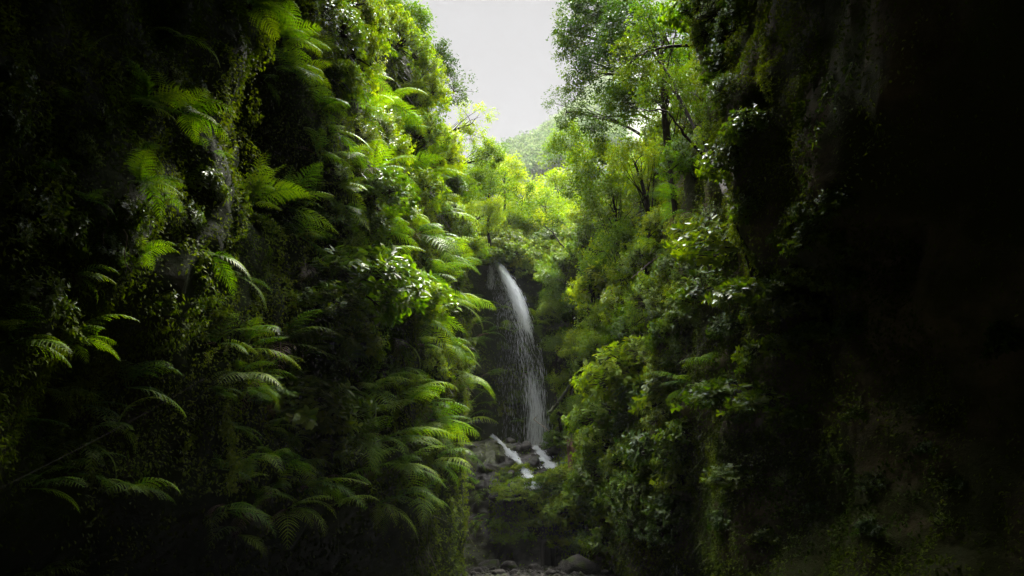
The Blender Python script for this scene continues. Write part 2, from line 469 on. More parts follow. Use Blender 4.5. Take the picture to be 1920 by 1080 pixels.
#==PLANTS==
# ------------------------------------------------------------------ plant prototypes
def frond_mesh(name, L, npair, e0, arch, nl=8, wmax=.35, sweep=.55, droop=.25, seed=0, side=0., power=1.3):
    """One pinnate fern frond from the origin along +X, arching down; saw-edged pinnae on both sides of a thin rachis."""
    r = np.random.default_rng(seed)
    n = 60; t = np.linspace(0, 1, n)
    ang = e0 - arch * t ** power; az = side * t ** 1.5
    dx = np.cos(ang) * np.cos(az); dy = np.cos(ang) * np.sin(az); dz = np.sin(ang)
    path = np.cumsum(np.stack([dx, dy, dz], 1), 0) * (L / n); path -= path[0]
    acc = Acc()
    V, f = tube(path[::4], np.linspace(.012, .003, len(path[::4])) * L ** .5, 3); acc.add(V, f, .2)
    tt = np.linspace(.14, .985, npair) + r.normal(0, .004, npair)
    T = norm(np.gradient(path, axis=0))
    for sgn in (1, -1):
        for k, tk in enumerate(tt):
            i = min(int(tk * (n - 1)), n - 1)
            q = (tk - .14) / .85
            pl = L * wmax * (min(1, .6 + q * 2.6)) * max(.04, (1 - q) ** .75) * r.uniform(.88, 1.1)
            Tk = T[i]; S = norm(np.cross(Tk, [0, 0, 1.]) + 1e-6) * sgn; U = norm(np.cross(S, Tk)) * sgn
            if U[2] < 0 and abs(U[2]) > .3: U = -U
            sw = sweep + .25 * q + r.normal(0, .05)
            D = norm(S * math.cos(sw) + Tk * math.sin(sw))
            s = np.linspace(0, 1, nl + 1)
            mid = path[i] + D * (s[:, None] * pl) - np.array([0, 0, 1.]) * (droop * pl * s[:, None] ** 2) + U * (.06 * pl * np.sin(s * 3.1))[:, None]
            B = norm(np.cross(D, U))
            half = pl * .10 * (1 - s) ** .6 * np.minimum(1, s * 5 + .55)
            ms = (mid[:-1] + mid[1:]) / 2 + D * (pl / nl * .35)
            hh = (half[:-1])[:, None]
            a = ms + B * hh + U * hh * .15; b = ms - B * hh + U * hh * .15
            Vp = np.concatenate([mid, a, b]); m = np.arange(nl)
            fa = np.stack([m, nl + 1 + m, m + 1], 1); fb = np.stack([m, m + 1, 2 * nl + 1 + m], 1)
            tn = np.clip(.35 + .5 * q + r.normal(0, .12), 0, 1)
            acc.add(Vp, np.concatenate([fa, fb]), tn)
    return acc.mesh(name)


FR = {
    'arched': [frond_mesh('frond', 1, 16, R(44), R(88), seed=1, side=.25), frond_mesh('frond', 1, 17, R(34), R(70), seed=2, side=-.3), frond_mesh('frond', 1, 15, R(58), R(105), seed=3, side=.1)],
    'low': [frond_mesh('frond', 1, 16, R(16), R(62), seed=4, side=.3, droop=.3), frond_mesh('frond', 1, 15, R(8), R(45), seed=5, side=-.2, droop=.2)],
    'droop': [frond_mesh('frond', 1, 17, R(-10), R(70), seed=6, side=.2, droop=.15, wmax=.31), frond_mesh('frond', 1, 16, R(5), R(95), seed=7, side=-.25, droop=.15, wmax=.31)],
    'upright': [frond_mesh('frond', 1, 16, R(82), R(50), seed=8, side=.1, wmax=.31), frond_mesh('frond', 1, 15, R(72), R(60), seed=9, side=-.2, wmax=.31)],
}


def root_mesh():
    acc = Acc()
    for i in range(26):
        d = norm(np.array([rng.normal(), rng.normal(), rng.normal() * .6 + .2])); l = rng.uniform(.03, .075)
        V, f = tube([d * 0, d * l * .6 + [0, 0, -.01], d * l], [.018, .012, .002], 4); acc.add(V, f, .2)
    return acc.mesh('rootstock')


ROOT = root_mesh()


def out_angle(n):
    return math.atan2(n[1], n[0])


ALL = []          # (object, label, kind word, centre, size)


def fern(p, n, L, style='arched', count=9, dead=0, spread=100, az0=0., seed=0):
    r = random.Random(seed * 31 + int(abs(p[0] * 100) + abs(p[1] * 37)))
    e = bpy.data.objects.new('fern', None); COL.objects.link(e); e.empty_display_size = .2
    e.location = p; e.rotation_euler = (0, 0, out_angle(n) + az0 + r.uniform(-.55, .55))
    rt = link('rootstock', ROOT, M['bark'] if not ROOT.materials else None, e); rt.scale = (L, L, L)
    if not ROOT.materials: ROOT.materials.append(M['bark'])
    mixs = {'arched': ['arched'] * 4 + ['low'] * 2 + ['upright'] * 1, 'low': ['low'] * 3 + ['arched'] * 1 + ['droop'], 'droop': ['droop'] * 3 + ['low'], 'upright': ['upright'] * 3 + ['arched'] * 2, 'single': ['low'], 'hang': ['droop']}[style]
    for i in range(count):
        kind = mixs[i % len(mixs)]
        me = r.choice(FR[kind])
        a = (-1 + 2 * (i + .5) / count) * R(spread) + r.uniform(-.15, .15)
        isdead = i < dead
        if isdead:
            me = r.choice(FR['droop'])
        fo = bpy.data.objects.new('frond', me); COL.objects.link(fo); fo.parent = e
        if not me.materials: me.materials.append(M['fern'])
        if isdead:
            fo.material_slots[0].link = 'OBJECT'; fo.material_slots[0].material = M['fern_dead']; fo['label'] = 'withered brown frond'
        s = L * r.uniform(.55, 1.15)
        fo.rotation_euler = (r.uniform(-.35, .35), r.uniform(-.4, .3), a + r.uniform(-.2, .2)); fo.scale = (s, s * r.uniform(.85, 1.1), s)
        fo.location = (r.uniform(-.04, .06) * L, r.uniform(-.06, .06) * L, r.uniform(-.03, .05) * L)
    return e


def shrub_meshes(seed, nclus=150, per=13, ll=.13, lw=.05, wide=True, flat=.8, rosette=True, hang=0.):
    """Unit-radius shrub growing from the origin outward (+X) and up."""
    r = np.random.default_rng(seed)
    acc = Acc(); br = Acc()
    th = r.uniform(-math.pi * .62, math.pi * .62, nclus); ph = r.uniform(-.5, 1.25, nclus)
    d = np.stack([np.cos(ph) * np.cos(th), np.cos(ph) * np.sin(th), np.sin(ph) * flat - hang], 1)
    rad = r.uniform(.35, 1.0, nclus) ** .6 * (.78 + .42 * fbm(d * 2.1 + seed, 3, seed))
    C = d * rad[:, None] + [.12, 0, 0]
    if hang: C[:, 2] -= hang * rad ** 2 * .5
    keep = fbm(C * 2.6 + seed * 3, 3, seed + 9) > -.16
    C = C[keep]; d = norm(d[keep]); nc = len(C)
    A = norm(d + [0, 0, .45] + r.normal(0, .25, (nc, 3)))
    k = per
    base = np.repeat(C, k, 0); ax = np.repeat(A, k, 0)
    rr = norm(r.normal(size=(nc * k, 3))); rr = norm(rr - ax * (rr * ax).sum(1, keepdims=True))
    s = r.uniform(-1, .35, (nc * k, 1)) * (.12 if rosette else .22)
    P = base + ax * s + rr * .006
    D = norm(rr * .9 + ax * (.5 + s * 1.5) + [0, 0, -.1])
    N = norm(ax + [0, 0, .5] + r.normal(0, .25, (nc * k, 3)))
    Ls = r.uniform(.65, 1.15, nc * k) * ll
    tint = np.clip(np.repeat(r.uniform(.1, .9, nc), k) + r.normal(0, .18, nc * k), 0, 1)
    V, f, t = leaves(P, D, N, Ls, Ls * (lw / ll), tint, fold=.14, curl=.12, wide=wide)
    acc.add(V, f, t)
    o0 = np.zeros(3)
    idx = r.permutation(nc)
    joints = [C[i] * .5 + r.normal(0, .05, 3) for i in idx[:9]]
    for j in joints:
        pa = np.stack([o0, j * .5 + [0, 0, .05], j]); V, f = tube(pa, [.022, .017, .011], 5); br.add(V, f)
    for i in idx[:min(nc, 90)]:
        j = min(joints, key=lambda q: ((q - C[i]) ** 2).sum())
        V, f = tube(np.stack([j, (j + C[i]) / 2 + r.normal(0, .03, 3), C[i] + A[i] * .05]), [.010, .006, .003], 4); br.add(V, f)
    return acc.mesh('foliage'), br.mesh('branches')


SH = {
    'glossy': [shrub_meshes(101, 190, 13, .12, .048), shrub_meshes(102, 170, 14, .115, .045)],
    'broad': [shrub_meshes(111, 120, 9, .17, .085, rosette=False), shrub_meshes(112, 110, 10, .16, .08, rosette=False)],
    'fine': [shrub_meshes(121, 330, 14, .075, .034, wide=False), shrub_meshes(122, 300, 15, .07, .032, wide=False), shrub_meshes(123, 320, 14, .08, .034, wide=False)],
    'hang': [shrub_meshes(131, 150, 12, .13, .05, hang=.6, flat=.6), shrub_meshes(132, 140, 12, .12, .055, hang=.45, flat=.5)],
}


def shrub(p, n, rad, style='glossy', mat='shrub', stretch=(1, 1, 1), seed=0, name='shrub'):
    r = random.Random(seed * 17 + int(abs(p[0] * 90) + abs(p[2] * 41)))
    e = bpy.data.objects.new(name, None); COL.objects.link(e); e.empty_display_size = .2
    e.location = p; e.rotation_euler = (0, 0, out_angle(n) + r.uniform(-.4, .4))
    fm, bm = r.choice(SH[style])
    for nm, me, mt in (('foliage', fm, M[mat]), ('branches', bm, M['bark'])):
        if not me.materials: me.materials.append(mt)
        ob = bpy.data.objects.new(nm, me); COL.objects.link(ob); ob.parent = e
        ob.material_slots[0].link = 'OBJECT'; ob.material_slots[0].material = mt
        fl = 1 if r.random() < .5 else -1
        ob.scale = (rad * stretch[0], rad * stretch[1], rad * stretch[2])
    return e


def crown_mesh(seed, nclump=60, per=150, leaf=.066, gap=-.14, clump=.27):
    """Unit-radius crown: leafy sprays gathered in uneven clumps round limb ends."""
    r = np.random.default_rng(seed)
    acc = Acc()
    d = norm(r.normal(size=(nclump, 3))); d[:, 2] = d[:, 2] * .95 - .02
    C = d * (r.uniform(.2, 1.0, nclump) ** .55 * (.72 + .45 * fbm(d * 1.7 + seed, 2, seed)))[:, None]
    cr = clump * r.uniform(.6, 1.35, nclump)
    n = nclump * per
    base = np.repeat(C, per, 0); q = norm(r.normal(size=(n, 3))) * (r.uniform(0, 1, (n, 1)) ** .45) * np.repeat(cr, per)[:, None]
    q[:, 2] *= .85
    P = base + q
    keep = fbm(P * 3.3 + seed, 3, seed + 3) > gap + .07
    P = P[keep]; q = q[keep]; m = len(P); tl = np.repeat(r.uniform(0, .85, nclump), per)[keep]
    out = norm(P * .6 + q * 2)
    D = norm(out + r.normal(0, .55, (m, 3)) + [0, 0, -.25])
    N = norm(r.normal(0, .55, (m, 3)) + [0, 0, 1] + out * .4)
    L = leaf * r.uniform(.6, 1.3, m)
    tint = np.clip(tl + r.normal(0, .2, m), 0, 1)
    V, f, t = leaves(P, D, N, L, L * .5, tint, fold=.14, curl=.1)
    acc.add(V, f, t)
    return acc.mesh('crown'), C, cr


CR = [crown_mesh(201), crown_mesh(202, 52, 165, .064), crown_mesh(203, 66, 130, .062), crown_mesh(204, 48, 160, .072), crown_mesh(205, 76, 130, .06)]
CRS = [crown_mesh(211, 44, 110, .066, gap=-.02, clump=.25), crown_mesh(212, 50, 100, .07, gap=0, clump=.25)]


def tree(c, rad, base, mat='tree', sparse=False, squash=.95, seed=0, bare=1.):
    r = random.Random(seed * 13 + int(abs(c[0] * 80) + abs(c[1] * 30) + abs(c[2] * 11)))
    c = np.asarray(c, float); base = np.asarray(base, float)
    e = bpy.data.objects.new('tree', None); COL.objects.link(e); e.empty_display_size = .3; e.location = base
    me, C, cr = r.choice(CRS if sparse else CR)
    rot = r.uniform(0, 6.28)
    if not me.materials: me.materials.append(M[mat])
    ob = bpy.data.objects.new('crown', me); COL.objects.link(ob); ob.parent = e
    ob.material_slots[0].link = 'OBJECT'; ob.material_slots[0].material = M[mat]
    ob.location = c - base; ob.rotation_euler = (0, 0, rot); ob.scale = (rad, rad, rad * squash)
    # trunk and limbs reach the clumps
    cz, sz = math.cos(rot), math.sin(rot)
    W = C @ np.array([[cz, sz, 0], [-sz, cz, 0], [0, 0, 1]]) * [rad, rad, rad * squash] + (c - base)
    top = (c - base) + np.array([0, 0, -.1 * rad]); H = np.linalg.norm(top)
    k = np.linspace(0, 1, 7)[:, None]
    bend = np.array([r.uniform(-.1, .1), r.uniform(-.1, .1), .12]) * H
    trunk = top * k + bend * np.sin(k * math.pi) + np.array([[r.uniform(-.02, .02) * H for _ in range(3)] for _ in range(7)]) * np.sin(k * math.pi)
    acc = Acc(); r0 = (.028 * rad + .011 * H) * bare
    V, f = tube(trunk, np.linspace(r0, r0 * .38, 7), 7); acc.add(V, f)
    for i in list(range(len(W)))[:15]:
        s = trunk[r.choice([2, 3, 4, 5, 6])]
        m = (s + W[i]) / 2 + np.array([0, 0, .08 * rad]) + np.array([r.uniform(-.06, .06) * rad for _ in range(3)])
        V, f = tube(np.stack([s, (s + m) / 2 + [0, 0, .03 * rad], m, W[i]]), [r0 * .3, r0 * .22, r0 * .15, r0 * .05], 5); acc.add(V, f)
    link('trunk', acc.mesh('trunk', True), M['bark'], e)
    return e


def vine(path, leaf, n, mat='broad', name='hanging_vine', seed=0, thick=.008, leafy=True):
    r = np.random.default_rng(seed)
    path = np.asarray(path, float); base = path[0]
    k = np.linspace(0, 1, 40); kk = np.linspace(0, 1, len(path))
    q = np.stack([np.interp(k, kk, path[:, i]) for i in range(3)], 1) - base
    for _ in range(4): q[1:-1] = (q[:-2] + q[1:-1] + q[2:]) / 3
    q += .03 * np.cumsum(r.normal(0, 1, (40, 3)), 0) * .25 * np.minimum(k, 1)[:, None]
    e = bpy.data.objects.new(name, None); COL.objects.link(e); e.location = base; e.empty_display_size = .2
    V, f = tube(q, np.linspace(thick, thick * .5, 40), 5)
    link('stem', make_mesh('stem', V, f, smooth=True), M['stem'] if leafy else M['tendril'], e)
    if leafy:
        i = r.integers(0, 40, n); out = rdir(n); out[:, 2] = out[:, 2] * .4 - .5; out = norm(out)
        P = q[i] + norm(out * [1, 1, .2]) * r.uniform(.0, .10, (n, 1))
        L = leaf * r.uniform(.6, 1.2, n)
        V, f, t = leaves(P, out, rdir(n) * .5 + [0, -.6, .6], L, L * .6, r.uniform(0, 1, n), wide=True)
        link('foliage', make_mesh('foliage', V, f, t), M[mat], e)
    return e


# ------------------------------------------------------------------ creepers and ground cover clothing the rock (uncountable)
def scatter(V, f, dens, size_k=(.045, .0022), sel=None, lift=.5, maxn=400000, seed=0, long=False, margin=120, ymin=3):
    r = np.random.default_rng(seed)
    q = V[f]; a = q[:, 0]; b = q[:, 1]; c = q[:, 2]; d_ = q[:, 3]
    cr_ = np.cross(c - a, d_ - b); area = .5 * np.linalg.norm(cr_, axis=1); n = norm(cr_)
    cen = q.mean(1)
    view = cen - CAM; n = np.where(((n * view).sum(1) > 0)[:, None], -n, n)
    px, py, dep = project(cen)
    ok = (dep > 2) & (px > -margin) & (px < 1920 + margin) & (py > -margin - 40) & (py < 1080 + margin) & (cen[:, 1] > ymin)
    size = size_k[0] + size_k[1] * cen[:, 1]
    w = dens / size ** 2 * area * ok
    if sel is not None: w = w * sel(cen, n)
    N = int(min(w.sum(), maxn))
    k = np.searchsorted(np.cumsum(w) / w.sum(), r.uniform(0, 1, N)); k = np.minimum(k, len(w) - 1)
    u, v = r.uniform(0, 1, (N, 1)), r.uniform(0, 1, (N, 1))
    P = (a[k] * (1 - u) + b[k] * u) * (1 - v) + (d_[k] * (1 - u) + c[k] * u) * v
    clump = np.maximum(0, fbm(P * .75 + 5, 3, 301 + seed)) * 2.0
    P = P + n[k] * (clump * lift + r.uniform(0, .12, N))[:, None]
    s = size[k] * r.uniform(.55, 1.3, N)
    out = n[k]
    tint = np.clip(.45 + .55 * fbm(P * .5, 3, 305 + seed) * 2 + r.normal(0, .18, N), 0, 1)
    if long:
        D = norm(out * .35 + r.normal(0, .22, (N, 3)) + [0, 0, -1.]); Nn = norm(out + r.normal(0, .3, (N, 3)))
        return leaves(P, D, Nn, s * r.uniform(4, 9, N), s * .35, tint, fold=.05, curl=-.05)
    D = norm(out * .5 + r.normal(0, .55, (N, 3)) + [0, 0, -.55]); Nn = norm(out * .7 + [0, 0, .9] + r.normal(0, .35, (N, 3)))
    return leaves(P, D, Nn, s * 1.15, s * .62, tint, fold=.15, curl=.12)


def sel_cliff(lo, thr=-.1, hi=.25):
    def f(c, n):
        g = sstep(thr, hi, fbm(c * .33 + 3, 3, 311) + .15 * n[:, 2])
        g = lo + (1 - lo) * g
        # bare rock in the cave and hollow
        bare = (c[:, 0] > 0) & (c[:, 1] < 14)
        g = np.where(bare, g * np.where(c[:, 2] < 2.4, .5, .2), g)
        g = np.where((c[:, 2] < 2.2) & (c[:, 0] < 0) & (c[:, 1] < 32), g * .25, g)
        return g
    return f


def cover(name, V, f, mat, label, **kw):
    Vv, ff, tt_ = scatter(V, f, **kw)
    o = link(name, make_mesh(name, Vv, ff, tt_), mat); o['kind'] = 'stuff'; o['label'] = label
    return o


cl = lambda k: cf[which == k]
cover('undergrowth', CVf, cl(0), M['cover'], 'small leaved creepers clothing the left cliff', dens=2.6, sel=sel_cliff(.45), maxn=300000, seed=1)
cover('undergrowth', CVf, cl(1), M['cover'], 'small leaved creepers clothing the right cliff', dens=2.8, sel=sel_cliff(.35), maxn=230000, seed=2)
cover('undergrowth', CVf, cl(2), M['cover'], 'mossy creepers on the rock wall behind the waterfall', dens=1.6, sel=sel_cliff(.12, 0, .35), lift=.25, maxn=90000, seed=3)
cover('hanging_grass', CVf, cl(0), M['thatch'], 'dry grass hanging down the left cliff', dens=.14, sel=lambda c, n: sel_cliff(.05, -.1, .3)(c, n) * (c[:, 1] > 22), maxn=30000, seed=4, lift=.3, long=True)
cover('hanging_grass', CVf, cl(1), M['thatch'], 'dry grass hanging down the right cliff', dens=.10, sel=lambda c, n: sel_cliff(.05, -.1, .3)(c, n) * (c[:, 1] > 26), maxn=20000, seed=5, lift=.3, long=True)
_t0 = len(CVf) + gx.size
TERV = TV[2]; TERF = tf
cover('ground_cover', TERV, TERF, M['tree_lit'], 'low mossy plants covering the rock terrace', dens=3.0, lift=.3, maxn=120000, seed=6,  # lit leaf colour paints in light that the mound lacks
      sel=lambda c, n: np.where((c[:, 1] < 52.3) & (c[:, 2] > .3) & (c[:, 0] > -1.4), .5 + .5 * sstep(.0, .6, n[:, 2]), np.where(c[:, 0] > 3, .7, .04)))
VV = TV[4]; VF = grid_faces(*vx.shape)
cover('valley_undergrowth', VV, VF, M['tree_lit'], 'bright undergrowth on the valley floor above the waterfall', dens=1.6, size_k=(.05, .0026), lift=1.7, maxn=200000, seed=7, margin=10)
# far hill woods, reading as one mass
HV = TV[5]; HF = grid_faces(*hx.shape)


def hill_woods():
    r = np.random.default_rng(77)
    N = 36000
    x = r.uniform(-110, 170, N); y = r.uniform(185, 830, N)
    px, py, dp = project(np.stack([x, y, np.full(N, 120.)], 1))
    fi = ((x - hx[0, 0]) / (hx[1, 0] - hx[0, 0])); fj = ((y - hy[0, 0]) / (hy[0, 1] - hy[0, 0]))
    i = fi.astype(int); j = fj.astype(int); a = fi - i; b = fj - j
    z = hz[i, j] * (1 - a) * (1 - b) + hz[i + 1, j] * a * (1 - b) + hz[i, j + 1] * (1 - a) * b + hz[i + 1, j + 1] * a * b
    P = np.stack([x, y, z], 1)
    px, py, dp = project(P)
    k = (px > 850) & (px < 1160) & (fbm(P * .015, 3, 78) > -.28)
    P = P[k]; n = len(P); rad = r.uniform(2.2, 5.0, n) * (1 + 1.3 * (r.uniform(0, 1, n) ** 6)); per = 40
    base = np.repeat(P, per, 0) + [0, 0, .5]; q = rdir(n * per); q[:, 2] = np.abs(q[:, 2]) * 1.1
    rr = np.repeat(rad, per)[:, None]
    Q = base + q * rr * r.uniform(.75, 1.05, (n * per, 1))
    L = r.uniform(.7, 1.5, n * per) * 1.7
    t = np.clip(np.repeat(r.uniform(0, 1, n) + .5 * fbm(P * .02, 2, 79), per) + r.normal(0, .15, n * per), 0, 1)
    return leaves(Q, norm(q + r.normal(0, .6, (n * per, 3))), norm(q + [0, 0, .6]), L, L * .8, t)


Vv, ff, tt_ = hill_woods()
o_ = link('woods', make_mesh('woods', Vv, ff, tt_), M['hill_hazed']); o_['kind'] = 'stuff'; o_['label'] = 'hazy woods covering the far hillside'
# ------------------------------------------------------------------ placing named plants
LAND = []        # (px, py, short phrase)


def reg(ob, px, py, label, cat, short=None, group=None):
    tag(ob, label, cat, group)
    LAND.append((px, py, short or label, ob))


GF, GS, GT = 'ferns growing on the gorge walls', 'shrubs growing on the gorge walls', 'trees of the gorge rim and valley'


def hit_near(px, py, ymax=62):
    for k in range(40):
        p, n = hit(px, py)
        if p is not None and p[1] < ymax: return p, n
        px += -8 if px < 975 else 8
    return p, n


def P_fern(px, py, size, style, count, label, short, dead=0, off=.05, spread=100, seed=0, az0=0.):
    """SIZE: frond length in photograph pixels at this spot."""
    p, n = hit_near(px, py)
    L = size / F * math.hypot(p[1], p[2] - 1.7)
    e = fern(p + n * off, n, L, style, count, dead, spread, az0, seed)
    reg(e, px, py, label, 'fern', short, GF)


def P_shrub(px, py, size, style, mat, label, short, stretch=(1, 1, 1), off=.0, seed=0, cat='shrub'):
    p, n = hit_near(px, py)
    L = size / F * math.hypot(p[1], p[2] - 1.7)
    e = shrub(p + n * off, n, L, style, mat, stretch, seed)
    reg(e, px, py, label, cat, short, GS)


def P_tree(px, py, Y, rad, label, short, mat='tree', sparse=False, squash=.95, base=None, seed=0, bare=1.):
    c = at(px, py, Y)
    if base is None:
        loc, nor, i, d = BVH.ray_cast(Vector(c), Vector((0, 0, -1)))
        near = BVH.find_nearest(Vector(c))
        if loc is None or d > 4.5 * rad: loc = near[0]
        b = np.array(loc)
        if loc is near[0]: b = b + (b - c) * .05
    else:
        b = np.array(base)
    e = tree(c, rad, b - np.array([0, 0, .15]), mat, sparse, squash, seed, bare)
    reg(e, px, py, label, 'tree', short, GT)


